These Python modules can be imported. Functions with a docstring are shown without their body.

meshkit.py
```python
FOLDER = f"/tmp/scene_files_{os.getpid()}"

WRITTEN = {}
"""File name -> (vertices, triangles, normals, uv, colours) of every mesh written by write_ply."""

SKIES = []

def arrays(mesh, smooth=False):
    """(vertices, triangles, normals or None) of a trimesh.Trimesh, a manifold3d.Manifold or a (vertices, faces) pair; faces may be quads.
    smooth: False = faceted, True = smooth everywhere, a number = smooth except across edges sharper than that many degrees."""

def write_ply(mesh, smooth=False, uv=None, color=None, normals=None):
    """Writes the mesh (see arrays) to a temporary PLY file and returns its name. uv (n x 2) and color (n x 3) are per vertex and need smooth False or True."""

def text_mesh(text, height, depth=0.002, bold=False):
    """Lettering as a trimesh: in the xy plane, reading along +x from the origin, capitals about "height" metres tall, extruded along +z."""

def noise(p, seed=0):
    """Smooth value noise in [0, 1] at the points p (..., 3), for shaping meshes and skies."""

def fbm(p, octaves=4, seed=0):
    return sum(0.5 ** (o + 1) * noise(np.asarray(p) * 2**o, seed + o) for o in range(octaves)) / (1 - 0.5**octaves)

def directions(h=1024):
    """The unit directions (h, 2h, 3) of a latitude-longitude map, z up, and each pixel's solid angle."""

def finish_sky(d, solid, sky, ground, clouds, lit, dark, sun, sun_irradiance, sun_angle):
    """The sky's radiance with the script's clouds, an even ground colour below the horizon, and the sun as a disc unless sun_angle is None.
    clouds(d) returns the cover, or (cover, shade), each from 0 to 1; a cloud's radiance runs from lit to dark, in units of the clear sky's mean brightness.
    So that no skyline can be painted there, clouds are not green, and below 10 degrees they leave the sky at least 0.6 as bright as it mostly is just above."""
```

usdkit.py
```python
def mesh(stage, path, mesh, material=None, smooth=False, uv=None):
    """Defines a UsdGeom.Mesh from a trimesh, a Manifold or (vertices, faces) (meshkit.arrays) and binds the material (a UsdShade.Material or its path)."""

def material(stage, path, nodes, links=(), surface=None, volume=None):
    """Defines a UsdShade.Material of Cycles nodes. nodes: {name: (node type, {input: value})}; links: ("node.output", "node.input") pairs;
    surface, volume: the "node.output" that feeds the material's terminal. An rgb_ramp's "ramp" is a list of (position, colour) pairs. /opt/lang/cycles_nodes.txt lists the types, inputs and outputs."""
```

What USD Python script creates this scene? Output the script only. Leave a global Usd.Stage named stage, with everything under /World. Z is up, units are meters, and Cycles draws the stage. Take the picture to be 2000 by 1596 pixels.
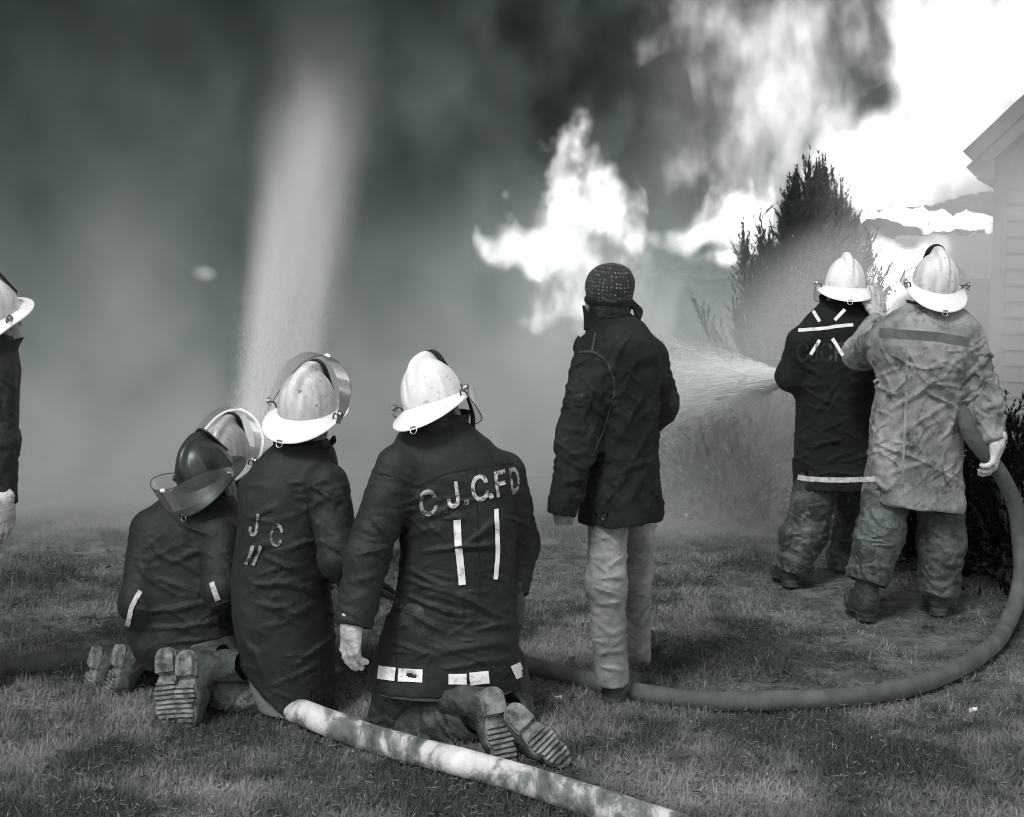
import math, numpy as np, trimesh, usdkit, meshkit, manifold3d
from pxr import Usd, UsdGeom, UsdLux, UsdShade, Gf, Sdf
from scipy.interpolate import PchipInterpolator
from scipy.ndimage import map_coordinates
stage = Usd.Stage.CreateInMemory()
UsdGeom.SetStageUpAxis(stage, 'Z')
VOLUMES = True
# ---------------------------------------------------------------- camera, sky, sun, exposure
F, PITCH, EYE = 2747.0, math.atan(298 / 2747.0), 1.7
cam = UsdGeom.Camera.Define(stage, '/World/camera')
cam.CreateHorizontalApertureAttr(36.0)
cam.CreateFocalLengthAttr(36 * F / 2000)
cam.CreateExposureAttr(0.85)
cam.AddTranslateOp().Set(Gf.Vec3d(0, 0, EYE))
cam.AddRotateXYZOp().Set(Gf.Vec3f(90 - math.degrees(PITCH), 0, 0))
SUN_EL, SUN_AZ = math.radians(52), math.radians(-152)      # behind the camera, a little to the left
SD = np.array([math.sin(SUN_AZ) * math.cos(SUN_EL), math.cos(SUN_AZ) * math.cos(SUN_EL), math.sin(SUN_EL)])
sky_mat = usdkit.material(stage, '/World/Looks/sky', {
    's': ('sky_texture', {'sky_type': 'single_scattering', 'sun_disc': False, 'sun_elevation': SUN_EL, 'sun_rotation': math.atan2(SD[0], SD[1])}),
    'h': ('hsv', {'saturation': 0.0, 'fac': 1.0}),           # an even grey overcast, as the monochrome print shows it
    'b': ('background_shader', {'strength': 0.1})}, [('s.color', 'h.color'), ('h.color', 'b.color')], surface='b.background')
dome = UsdLux.DomeLight.Define(stage, '/World/sky')
UsdShade.MaterialBindingAPI.Apply(dome.GetPrim()).Bind(sky_mat)
dome.GetPrim().SetCustomDataByKey('kind', 'structure')
sun = UsdLux.DistantLight.Define(stage, '/World/sun')
sun.CreateNormalizeAttr(True); sun.CreateIntensityAttr(0.4); sun.CreateAngleAttr(14.0); sun.CreateColorAttr(Gf.Vec3f(1, .995, .985))
sun.AddRotateXYZOp().Set(Gf.Vec3f(90 - math.degrees(SUN_EL), 0, 180 - math.degrees(SUN_AZ)))
# ---------------------------------------------------------------- helpers: where a ray of the picture meets a depth or the ground
CP, SP = math.cos(PITCH), math.sin(PITCH)
EYEP = np.array([0, 0, EYE])
def ray(px, py):
    u, w = (px - 1000) / F, (798 - py) / F
    return np.array([u, CP + w * SP, -SP + w * CP])
def W(px, py, Y):
    d = ray(px, py); return EYEP + d * (Y / d[1])
def G(px, py, z=0.0):
    d = ray(px, py); return EYEP + d * ((z - EYE) / d[2])
def pixel(p):
    q = np.asarray(p) - EYEP; dep = q[:, 1] * CP - q[:, 2] * SP; up = q[:, 1] * SP + q[:, 2] * CP
    return np.stack([1000 + F * q[:, 0] / dep, 798 - F * up / dep], 1)
def unit(v): v = np.asarray(v, float); return v / np.linalg.norm(v)
def frame(fwd, up):
    """Columns right, forward, up."""
    y = unit(fwd); z = np.asarray(up, float); z = unit(z - y * (z @ y)); return np.stack([np.cross(y, z), y, z], 1)
def rot(yaw=0, pitch=0, roll=0):
    """Facing +y turned to the right by yaw, looking up by pitch, leaning right by roll (degrees)."""
    a, b, c = map(math.radians, (yaw, pitch, roll))
    Rz = np.array([[math.cos(a), math.sin(a), 0], [-math.sin(a), math.cos(a), 0], [0, 0, 1]])
    Rx = np.array([[1, 0, 0], [0, math.cos(b), -math.sin(b)], [0, math.sin(b), math.cos(b)]])
    Ry = np.array([[math.cos(c), 0, math.sin(c)], [0, 1, 0], [-math.sin(c), 0, math.cos(c)]])
    return Rz @ Rx @ Ry
noise, fbm = meshkit.noise, meshkit.fbm
# ---------------------------------------------------------------- prims
USED = {}
def free(parent, name):
    n = USED.get((parent, name), 0); USED[(parent, name)] = n + 1
    return f'{parent}/{name}' + (f'_{n:03d}' if n else '')
def tag(p, label=None, cat=None, group=None, kind=None):
    for k, v in (('label', label), ('category', cat), ('group', group), ('kind', kind)):
        if v: p.SetCustomDataByKey(k, v)
    return p
class Thing:
    def __init__(s, name, loc, label, cat, group=None, kind=None):
        s.path, s.loc = free('/World', name), np.asarray(loc, float)
        x = UsdGeom.Xform.Define(stage, s.path); x.AddTranslateOp().Set(Gf.Vec3d(*map(float, s.loc)))
        tag(x.GetPrim(), label, cat, group, kind)
    def part(s, name, mesh, mat, under=None, smooth=40, label=None, kind=None):
        v, f, n = meshkit.arrays(mesh, smooth)
        if n is not None:
            p = usdkit.mesh(stage, free(under or s.path, name), (v - s.loc, f), mat)
            p.CreateNormalsAttr(n.astype(np.float32)); p.SetNormalsInterpolation('vertex')
        else:
            p = usdkit.mesh(stage, free(under or s.path, name), (v - s.loc, f), mat)
        tag(p.GetPrim(), label, kind=kind)
        return str(p.GetPath())
def single(name, mesh, mat, label=None, cat=None, group=None, kind=None, smooth=40):
    p = usdkit.mesh(stage, free('/World', name), mesh, mat, smooth=smooth)
    tag(p.GetPrim(), label, cat, group, kind); return str(p.GetPath())
# ---------------------------------------------------------------- materials (a toned monochrome print: greys, the dark ones a little green)
def tone(v):
    k = min(1, max(0, 1 - v / .3)); return (v * (1 - .20 * k), v * (1 + .03 * k), v * (1 - .05 * k))
def smoke_tone(v): k = min(1, max(0, 1 - v / .9)) ** .5; return (v * (1 - .26 * k), v, v * (1 - .09 * k))
def mat(name, a, b=None, scale=6., lo=.4, hi=.65, rough=.8, bump=.0, bscale=80., detail=5., spec=.5, stretch=(1, 1, 1), extra=None, c=None, sheen=0.):
    """Two tones mixed by a noise in object space, a fine relief, and if wanted a third tone of sharper blotches."""
    b = a if b is None else b
    n = {'tc': ('texture_coordinate', {}), 'm': ('mapping', {'scale': stretch}), 'n': ('noise_texture', {'scale': scale, 'detail': detail, 'roughness': .62}),
         'r': ('rgb_ramp', {'ramp': [(lo, tone(a)), (hi, tone(b))]}), 'p': ('principled_bsdf', {'roughness': rough, 'specular_ior_level': spec, 'sheen_weight': sheen, 'specular_tint': (.86, 1, .94) if a < .05 else (1, 1, 1)})}
    l = [('tc.object', 'm.vector'), ('m.vector', 'n.vector'), ('n.fac', 'r.fac')]
    col = 'r.color'
    if c is not None:
        cs, clo, chi, ct = c
        n |= {'n2': ('noise_texture', {'scale': cs, 'detail': 6., 'roughness': .7}), 'r2': ('map_range', {'from_min': clo, 'from_max': chi, 'clamp': True}), 'mx': ('mix', {'color2': tone(ct)})}
        l += [('tc.object', 'n2.vector'), ('n2.fac', 'r2.value'), ('r2.result', 'mx.fac'), (col, 'mx.color1')]; col = 'mx.color'
    l.append((col, 'p.base_color'))
    if bump:
        n |= {'bn': ('noise_texture', {'scale': bscale, 'detail': 4., 'roughness': .6}), 'bu': ('bump', {'strength': 1.0, 'distance': bump})}
        l += [('tc.object', 'bn.vector'), ('bn.fac', 'bu.height'), ('bu.normal', 'p.normal')]
    return usdkit.material(stage, '/World/Looks/' + name, n, l, surface='p.BSDF')
M = {}
M['coat'] = mat('black_coat_cloth', .0045, .011, scale=7, lo=.38, hi=.66, rough=.7, bump=.002, bscale=90, spec=.42, c=(15, .56, .74, .022))
M['stitch'] = mat('dark_stitching', .003, .005, rough=.9)
M['coat_soft'] = mat('dark_wool_cloth', .005, .010, scale=9, rough=.9, bump=.003, bscale=45, spec=.3)
M['jacket'] = mat('dark_canvas_cloth', .006, .018, scale=6, lo=.42, hi=.66, rough=.9, bump=.002, bscale=80, spec=.25, c=(18, .58, .75, .04))
M['seam'] = mat('worn_seam', .02, .045, scale=40, rough=.9, bump=.003)
M['tan'] = mat('pale_dirty_canvas', .07, .24, scale=5.5, lo=.36, hi=.6, rough=.72, bump=.007, bscale=22, stretch=(1, 1, .7), c=(11, .54, .68, .035))
M['tan_band'] = mat('grey_band', .065, .10, scale=20, rough=.7)
M['trouser'] = mat('dark_waterproof_cloth', .016, .05, scale=8, lo=.42, hi=.7, rough=.6, bump=.009, bscale=24, c=(30, .62, .74, .10))
M['trouser_mud'] = mat('muddy_waterproof_cloth', .02, .10, scale=7, lo=.42, hi=.7, rough=.65, bump=.010, bscale=22, c=(24, .58, .74, .17))
M['jeans'] = mat('faded_denim', .13, .25, scale=6, lo=.35, hi=.62, rough=1., bump=.002, bscale=90, spec=.15, c=(9, .62, .74, .05))
M['white'] = mat('white_helmet_paint', .72, .62, scale=9, rough=.36, spec=.5, c=(38, .60, .72, .25))
M['sooty'] = mat('sooty_white_helmet_paint', .36, .62, scale=11, lo=.36, hi=.6, rough=.4, stretch=(1, 1, .3), c=(40, .58, .68, .10))
M['grey_helmet'] = mat('grey_helmet_paint', .24, .38, scale=9, rough=.35, c=(26, .6, .72, .1))
M['black_helmet'] = mat('black_helmet_paint', .012, .035, scale=10, lo=.4, hi=.7, rough=.38, c=(35, .6, .72, .09))
M['leather'] = mat('black_leather', .008, .012, scale=20, rough=.5)
M['metal'] = usdkit.material(stage, '/World/Looks/steel', {'p': ('principled_bsdf', {'base_color': tone(.45), 'metallic': 1., 'roughness': .35})}, [], surface='p.BSDF')
M['dark_metal'] = usdkit.material(stage, '/World/Looks/dark_steel', {'p': ('principled_bsdf', {'base_color': tone(.05), 'metallic': .6, 'roughness': .4})}, [], surface='p.BSDF')
M['trim'] = mat('white_trim', .72, .8, scale=30, rough=.5)
M['tape'] = mat('white_reflective_tape', .62, .78, scale=16, rough=.55, c=(34, .55, .72, .16))
M['tape_dull'] = mat('dull_reflective_tape', .3, .5, scale=25, rough=.6, c=(40, .52, .66, .08))
M['paint'] = mat('worn_white_lettering', .42, .6, scale=30, rough=.85, c=(60, .46, .6, .03))
M['paint_faint'] = mat('faded_white_lettering', .2, .34, scale=30, rough=.8, c=(45, .46, .58, .02))
M['paint_ghost'] = mat('nearly_gone_lettering', .02, .05, scale=30, rough=.8, c=(40, .46, .58, .014))
M['glove'] = mat('pale_work_glove', .30, .48, scale=14, lo=.4, hi=.6, rough=.85, bump=.006, bscale=50, c=(18, .58, .7, .08))
M['glove_dark'] = mat('dark_work_glove', .03, .06, scale=14, rough=.85, bump=.005, bscale=50)
M['skin'] = usdkit.material(stage, '/World/Looks/skin', {'p': ('principled_bsdf', {'base_color': tone(.17), 'roughness': .5})}, [], surface='p.BSDF')
M['hair'] = mat('dark_hair', .008, .016, scale=40, rough=.6, stretch=(1, 1, .2), bump=.006, bscale=60)
M['boot'] = mat('muddy_boot_rubber', .014, .05, scale=12, lo=.4, hi=.62, rough=.7, bump=.006, bscale=40, c=(20, .56, .72, .11))
M['boot_dark'] = mat('dark_boot_rubber', .02, .05, scale=12, rough=.6, bump=.005, bscale=40, c=(26, .6, .72, .12))
M['sole'] = mat('mud_caked_sole', .035, .22, scale=22, lo=.36, hi=.64, rough=.9, bump=.006, bscale=60)
M['hose_dark'] = mat('grey_canvas_hose', .05, .085, scale=9, rough=.85, bump=.002, bscale=120, c=(16, .62, .72, .02))
M['soil'] = mat('damp_soil', .06, .14, scale=7, lo=.38, hi=.66, rough=1., bump=.03, bscale=30, spec=.1)
M['wood'] = mat('pale_painted_board', .14, .18, scale=4, rough=.9, stretch=(.2, 1, 3), bump=.002)
M['char'] = mat('charred_roof', .03, .06, scale=8, rough=.95, bump=.02, bscale=14)
M['shingle'] = mat('old_roof_covering', .06, .08, scale=8, rough=.95, bump=.01, bscale=14)
M['bark'] = mat('bark', .02, .05, scale=20, rough=1., bump=.01)
def leafmat(name, v, w):
    return usdkit.material(stage, '/World/Looks/' + name, {'g': ('geometry', {}), 'r': ('rgb_ramp', {'ramp': [(0, tone(v)), (1, tone(w))]}), 'd': ('diffuse_bsdf', {}), 't': ('translucent_bsdf', {}), 'm': ('mix_closure', {'fac': .25})},
        [('g.random_per_island', 'r.fac'), ('r.color', 'd.color'), ('r.color', 't.color'), ('d.BSDF', 'm.closure1'), ('t.BSDF', 'm.closure2')], surface='m.closure')
M['needle'] = leafmat('juniper_needles', .05, .13)
M['bush'] = leafmat('dark_shrub_leaves', .01, .035)
M['bush_far'] = leafmat('dark_far_leaves', .008, .016)
def grassmat(name, stops):
    return usdkit.material(stage, '/World/Looks/' + name, {'g': ('geometry', {}), 'o': ('object_info', {}), 'n': ('noise_texture', {'scale': 1.3, 'detail': 4., 'roughness': .65}), 'mr': ('map_range', {'from_min': .36, 'from_max': .64, 'to_min': -.16, 'to_max': .32, 'clamp': True}),
        'a': ('math', {'math_type': 'add', 'use_clamp': True}), 'r': ('rgb_ramp', {'ramp': [(p, tone(c)) for p, c in stops]}), 'd': ('diffuse_bsdf', {}), 't': ('translucent_bsdf', {}), 'm': ('mix_closure', {'fac': .2})},
        [('g.position', 'n.vector'), ('n.fac', 'mr.value'), ('mr.result', 'a.value1'), ('g.random_per_island', 'a.value2'), ('a.value', 'r.fac'), ('r.color', 'd.color'), ('r.color', 't.color'), ('d.BSDF', 'm.closure1'), ('t.BSDF', 'm.closure2')], surface='m.closure')
M['grass'] = grassmat('dry_grass', [(0, .07), (.25, .23), (.5, .44), (.75, .63), (1, .8)])
M['straw'] = grassmat('bleached_straw', [(0, .25), (.5, .42), (1, .62)])
M['drops'] = usdkit.material(stage, '/World/Looks/water_drops', {'d': ('diffuse_bsdf', {'color': (.85, .87, .87)}), 't': ('translucent_bsdf', {'color': (.85, .87, .87)}), 'm': ('mix_closure', {'fac': .5})}, [('d.BSDF', 'm.closure1'), ('t.BSDF', 'm.closure2')], surface='m.closure')
M['litter'] = mat('dead_leaves', .02, .06, scale=10, rough=.9)
M['scrap'] = mat('pale_scrap', .55, .7, scale=30, rough=.9)
def pane(name, tint, fac):
    return usdkit.material(stage, '/World/Looks/' + name, {'t': ('transparent_bsdf', {'color': (tint,) * 3}), 'g': ('glossy_bsdf', {'color': (.8, .8, .8), 'roughness': .18}), 'd': ('diffuse_bsdf', {'color': (.5, .52, .51)}), 'f': ('fresnel', {'IOR': 1.5}),
        'm': ('mix_closure', {}), 'm2': ('mix_closure', {'fac': fac})}, [('f.fac', 'm.fac'), ('t.BSDF', 'm.closure1'), ('g.BSDF', 'm.closure2'), ('m.closure', 'm2.closure1'), ('d.BSDF', 'm2.closure2')], surface='m2.closure')
M['visor'] = pane('clear_visor', .86, .06)
M['visor_smoky'] = pane('scuffed_visor', .62, .12)
# the pale hose: mud in rings and patches along its length (the attribute "along" holds the distance)
M['hose_pale'] = usdkit.material(stage, '/World/Looks/muddy_pale_hose', {'tc': ('texture_coordinate', {}), 'm': ('mapping', {'rotation': (0, 0, .5), 'scale': (5, 2.6, 2.6)}), 'n': ('noise_texture', {'scale': 1.5, 'detail': 5., 'roughness': .65, 'distortion': .4}),
    'r': ('rgb_ramp', {'ramp': [(.36, tone(.04)), (.47, tone(.14)), (.55, tone(.42)), (.72, tone(.6))]}), 'n2': ('noise_texture', {'scale': 60., 'detail': 3.}), 'bu': ('bump', {'distance': .003}), 'p': ('principled_bsdf', {'roughness': .85})},
    [('tc.object', 'm.vector'), ('m.vector', 'n.vector'), ('n.fac', 'r.fac'), ('r.color', 'p.base_color'), ('tc.object', 'n2.vector'), ('n2.fac', 'bu.height'), ('bu.normal', 'p.normal')], surface='p.BSDF')
M['dots'] = usdkit.material(stage, '/World/Looks/dotted_cotton', {'tc': ('texture_coordinate', {}), 'v': ('voronoi_texture', {'scale': 72., 'randomness': .3}), 'r': ('rgb_ramp', {'ramp': [(.0, tone(.26)), (.15, tone(.2)), (.24, tone(.018)), (1, tone(.014))]}), 'p': ('principled_bsdf', {'roughness': .95})},
    [('tc.UV', 'v.vector'), ('v.distance', 'r.fac'), ('r.color', 'p.base_color')], surface='p.BSDF')
# ---------------------------------------------------------------- distance fields: bodies and clothes as smooth closed surfaces
class Field:
    def __init__(s, lo, hi, h, n=None):
        s.lo, s.h = np.asarray(lo, float), h
        s.n = np.ceil((np.asarray(hi, float) - s.lo) / h).astype(int) + 1 if n is None else n
        s.d = np.full(s.n, .3)
        s.ax = [s.lo[k] + np.arange(s.n[k]) * h for k in range(3)]
    def sl(s, lo, hi):
        a = np.clip(np.floor((np.asarray(lo) - s.lo) / s.h).astype(int), 0, s.n); b = np.clip(np.ceil((np.asarray(hi) - s.lo) / s.h).astype(int) + 1, 0, s.n)
        return tuple(slice(i, j) for i, j in zip(a, b))
    def xyz(s, k):
        return s.ax[0][k[0]][:, None, None], s.ax[1][k[1]][None, :, None], s.ax[2][k[2]][None, None, :]
    def put(s, fn, lo, hi, k=.03):
        q = s.sl(np.asarray(lo) - k - .02, np.asarray(hi) + k + .02)
        d = s.d[q]
        if not d.size: return
        e = fn(*s.xyz(q)); t = np.maximum(k - np.abs(d - e), 0) / k
        s.d[q] = np.minimum(d, e) - t * t * k / 4
    def cut(s, fn, lo, hi):
        q = s.sl(lo, hi)
        if s.d[q].size: s.d[q] = np.maximum(s.d[q], -fn(*s.xyz(q)))
    def cone(s, a, b, ra, rb, k=.03):
        a, b = np.asarray(a, float), np.asarray(b, float); ab = b - a; L2 = max(ab @ ab, 1e-9); r = max(ra, rb)
        def fn(x, y, z):
            t = np.clip(((x - a[0]) * ab[0] + (y - a[1]) * ab[1] + (z - a[2]) * ab[2]) / L2, 0, 1)
            return np.sqrt((x - a[0] - t * ab[0]) ** 2 + (y - a[1] - t * ab[1]) ** 2 + (z - a[2] - t * ab[2]) ** 2) - (ra + t * (rb - ra))
        s.put(fn, np.minimum(a, b) - r, np.maximum(a, b) + r, k)
    def chain(s, pts, k=.03):
        for (a, ra), (b, rb) in zip(pts, pts[1:]): s.cone(a, b, ra, rb, k)
    def ell(s, c, R, rad, k=.03):
        c = np.asarray(c, float); r = max(rad)
        def fn(x, y, z):
            x, y, z = x - c[0], y - c[1], z - c[2]
            q = [(R[0, i] * x + R[1, i] * y + R[2, i] * z) / rad[i] for i in range(3)]
            m = np.sqrt(q[0] ** 2 + q[1] ** 2 + q[2] ** 2); g = np.sqrt(sum((q[i] / rad[i]) ** 2 for i in range(3)))
            return m * (m - 1) / np.maximum(g, 1e-6)
        s.put(fn, c - r, c + r, k)
    def mesh(s):
        return surface_nets(s.d, s.lo, s.h)
    def value(s, p):
        return map_coordinates(s.d, ((np.asarray(p) - s.lo) / s.h).T, order=1, mode='nearest')
    def trace(s, o, d, t0, t1):
        """First points where the rays o + t d (arrays) meet the surface, and the surface normals there."""
        t = np.full(len(d), t0, float)
        for _ in range(90):
            t = np.minimum(t + .7 * np.clip(s.value(o + d * t[:, None]), -.004, .05), t1)
        p = o + d * t[:, None]; e = s.h
        n = np.stack([s.value(p + e * np.eye(3)[i]) - s.value(p - e * np.eye(3)[i]) for i in range(3)], 1)
        return p, n / np.maximum(np.linalg.norm(n, axis=1, keepdims=True), 1e-9)
    def folds(s, amp, sc, seed=0, stretch=(1, 1, 1), fine=0.):
        """Cloth folds: ridges of a warped noise, added to the field near its surface."""
        i = np.nonzero(np.abs(s.d) < .035); p = np.stack([s.ax[k][i[k]] for k in range(3)], 1)
        w = np.stack([noise(p * sc * .6 + 7.3 * j, seed + j) for j in range(3)], 1) - .5
        q = p * sc * np.asarray(stretch) + w * 1.6
        r = 1 - np.abs(2 * noise(q, seed + 5) - 1); r2 = 1 - np.abs(2 * noise(q * 2.1 + 3.1, seed + 6) - 1)
        s.d[i] -= amp * (r ** 3 - .35) + amp * .45 * (r2 ** 3 - .35) + (fine * (noise(p * sc * 5, seed + 9) - .5) if fine else 0)
    def creases(s, strokes, Y, amp=.012, w=6.5):
        """Single folds of the cloth along lines given in the picture, on the side towards the viewer (nearer than Y)."""
        i = np.nonzero(np.abs(s.d) < .03); p = np.stack([s.ax[k][i[k]] for k in range(3)], 1); m = p[:, 1] < Y; p = p[m]; i = tuple(k[m] for k in i)
        c = pixel(p); c = c + 14 * np.stack([noise(p * 11, 4) - .5, noise(p * 11, 5) - .5], 1); add = np.zeros(len(p))
        for q, (x0, y0, x1, y1) in enumerate(strokes):
            a, b = np.array([x0, y0]), np.array([x1, y1]); L = np.linalg.norm(b - a); t = (c - a) @ (b - a) / L ** 2; e = np.linalg.norm(c - a - np.clip(t, 0, 1)[:, None] * (b - a), axis=1)
            if not np.isfinite(L) or L < 1: continue
            ww = w * (.75 + .5 * ((q * 37) % 10) / 10) * (.6 + .6 * np.clip(t, 0, 1)); u = (e / ww) ** 2
            add += amp * (.7 + .5 * ((q * 53) % 10) / 10) * (1 - .55 * u) * np.exp(-u * .7) * np.sin(np.clip(t * .9 + .08, 0, 1) * math.pi) ** .6
        s.d[i] -= add
    def crumple(s, box, n, Y, seed, amp=.007, w=4.5, tilt=.35):
        """Many short sharp creases scattered over the part of the cloth inside a picture box."""
        g = np.random.default_rng(seed); st = []
        for _ in range(n):
            x, y = g.uniform(box[0], box[2]), g.uniform(box[1], box[3]); a = g.choice([-1, 1]) * abs(g.normal(tilt, .3)); L = g.uniform(14, 42); st.append((x - L * math.cos(a), y - L * math.sin(a), x + L * math.cos(a), y + L * math.sin(a)))
        s.creases(st, Y, amp, w)
    def rings(s, a, b, amp, freq, seed=0, rad=.13):
        """Creases across a limb from a to b."""
        a, b = np.asarray(a, float), np.asarray(b, float); ab = b - a; L = np.linalg.norm(ab); ab = ab / L
        i = np.nonzero(np.abs(s.d) < .03); p = np.stack([s.ax[k][i[k]] for k in range(3)], 1)
        t = (p - a) @ ab; m = (t > -.02) & (t < L + .02) & (np.linalg.norm(p - a - t[:, None] * ab, axis=1) < rad)
        p, t = p[m], t[m]
        ph = t * freq + 2.2 * noise(p * 9, seed) * 2 + 1.2 * noise(p * 20, seed + 1)
        env = np.clip(np.minimum(t + .02, L + .02 - t) / .06, 0, 1)
        i = tuple(k[m] for k in i)
        s.d[i] -= amp * env * (np.abs(np.sin(ph * math.pi)) ** 1.5 - .5) * (.4 + 1.2 * noise(p * 6 + 4, seed + 2))
def surface_nets(d, lo, h):
    s = d < 0
    c = np.zeros(np.array(d.shape) - 1, np.int8)
    for dx, dy, dz in np.ndindex(2, 2, 2):
        c += s[dx:d.shape[0] - 1 + dx, dy:d.shape[1] - 1 + dy, dz:d.shape[2] - 1 + dz]
    I = np.stack(np.nonzero((c > 0) & (c < 8)), 1)
    idx = np.full(c.shape, -1, np.int64); idx[tuple(I.T)] = np.arange(len(I))
    P, N = np.zeros((len(I), 3)), np.zeros(len(I))
    O = list(np.ndindex(2, 2, 2))
    for a in O:
        for k in range(3):
            if a[k]: continue
            b = list(a); b[k] = 1
            va, vb = d[tuple((I + a).T)], d[tuple((I + b).T)]
            m = (va < 0) != (vb < 0); t = va[m] / (va[m] - vb[m])
            q = np.array(a, float)[None].repeat(m.sum(), 0); q[:, k] += t
            P[m] += q; N[m] += 1
    v = lo + (I + P / N[:, None]) * h
    F4 = []
    for k in range(3):
        u, w = (k + 1) % 3, (k + 2) % 3
        sh = [slice(None)] * 3; a = list(sh); b = list(sh); a[k] = slice(0, -1); b[k] = slice(1, None)
        A, B = s[tuple(a)], s[tuple(b)]
        E = np.stack(np.nonzero(A != B), 1)
        ok = (E[:, u] > 0) & (E[:, w] > 0) & (E[:, u] < c.shape[u]) & (E[:, w] < c.shape[w]); E = E[ok]
        fl = A[tuple(E.T)]
        def g(du, dw):
            q = E.copy(); q[:, u] += du; q[:, w] += dw; return idx[tuple(q.T)]
        quad = np.stack([g(-1, -1), g(0, -1), g(0, 0), g(-1, 0)], 1)
        quad[~fl] = quad[~fl][:, ::-1]
        F4.append(quad)
    F4 = np.vstack(F4)
    return v, np.vstack([F4[:, [0, 1, 2]], F4[:, [0, 2, 3]]])
class Loft:
    """A closed shape along z: stations (z, cx, cy, a, b), superelliptic sections, an inclined lower hem."""
    def __init__(s, st, p=2.3, tx=0., ty=0.):
        st = sorted(st); z = np.array([q[0] for q in st]); s.z0, s.z1, s.p, s.tx, s.ty = z[0], z[-1], p, tx, ty
        s.f = PchipInterpolator(z, np.array([q[1:] for q in st]))
        m = np.array(st); s.c0 = m[0, 1:3]
        s.lo = np.array([(m[:, 1] - m[:, 3]).min(), (m[:, 2] - m[:, 4]).min(), s.z0 - .06]); s.hi = np.array([(m[:, 1] + m[:, 3]).max(), (m[:, 2] + m[:, 4]).max(), s.z1])
    def fn(s, shrink=0., zlo=None, zhi=None):
        def g(x, y, z):
            zz = z + s.tx * (x - s.c0[0]) + s.ty * (y - s.c0[1]) if (s.tx or s.ty) else z
            q = s.f(np.clip(z, s.z0, s.z1).ravel())
            cx, cy, a, b = (q[:, i][None, None, :] for i in range(4))
            u, v = x - cx, y - cy
            r = ((np.abs(u) / np.maximum(a - shrink, .01)) ** s.p + (np.abs(v) / np.maximum(b - shrink, .01)) ** s.p) ** (1 / s.p)
            d = np.sqrt(u * u + v * v) * (1 - 1 / np.maximum(r, 1e-3)); d = np.where(r < 1e-3, -np.minimum(a, b), d)
            return np.maximum(np.maximum(d, (s.z0 if zlo is None else zlo) - zz), z - (s.z1 if zhi is None else zhi))
        return g
    def into(s, F, k=.03): F.put(s.fn(), s.lo, s.hi, k)
    def hollow(s, F, depth=.12, th=.012):
        F.cut(s.fn(th, s.z0 - .1, s.z0 + depth), s.lo - .05, s.hi + .05)
def rows(st, sh=0.):
    """Stations from picture rows (py, x left, x right, depth, half thickness)."""
    out = []
    for py, xl, xr, Y, b in st:
        c = W((xl + xr) / 2, py, Y); out.append((c[2], c[0], c[1], max((xr - xl) / 2 * Y / F - sh, .02), max(b - sh, .02)))
    return out
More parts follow.
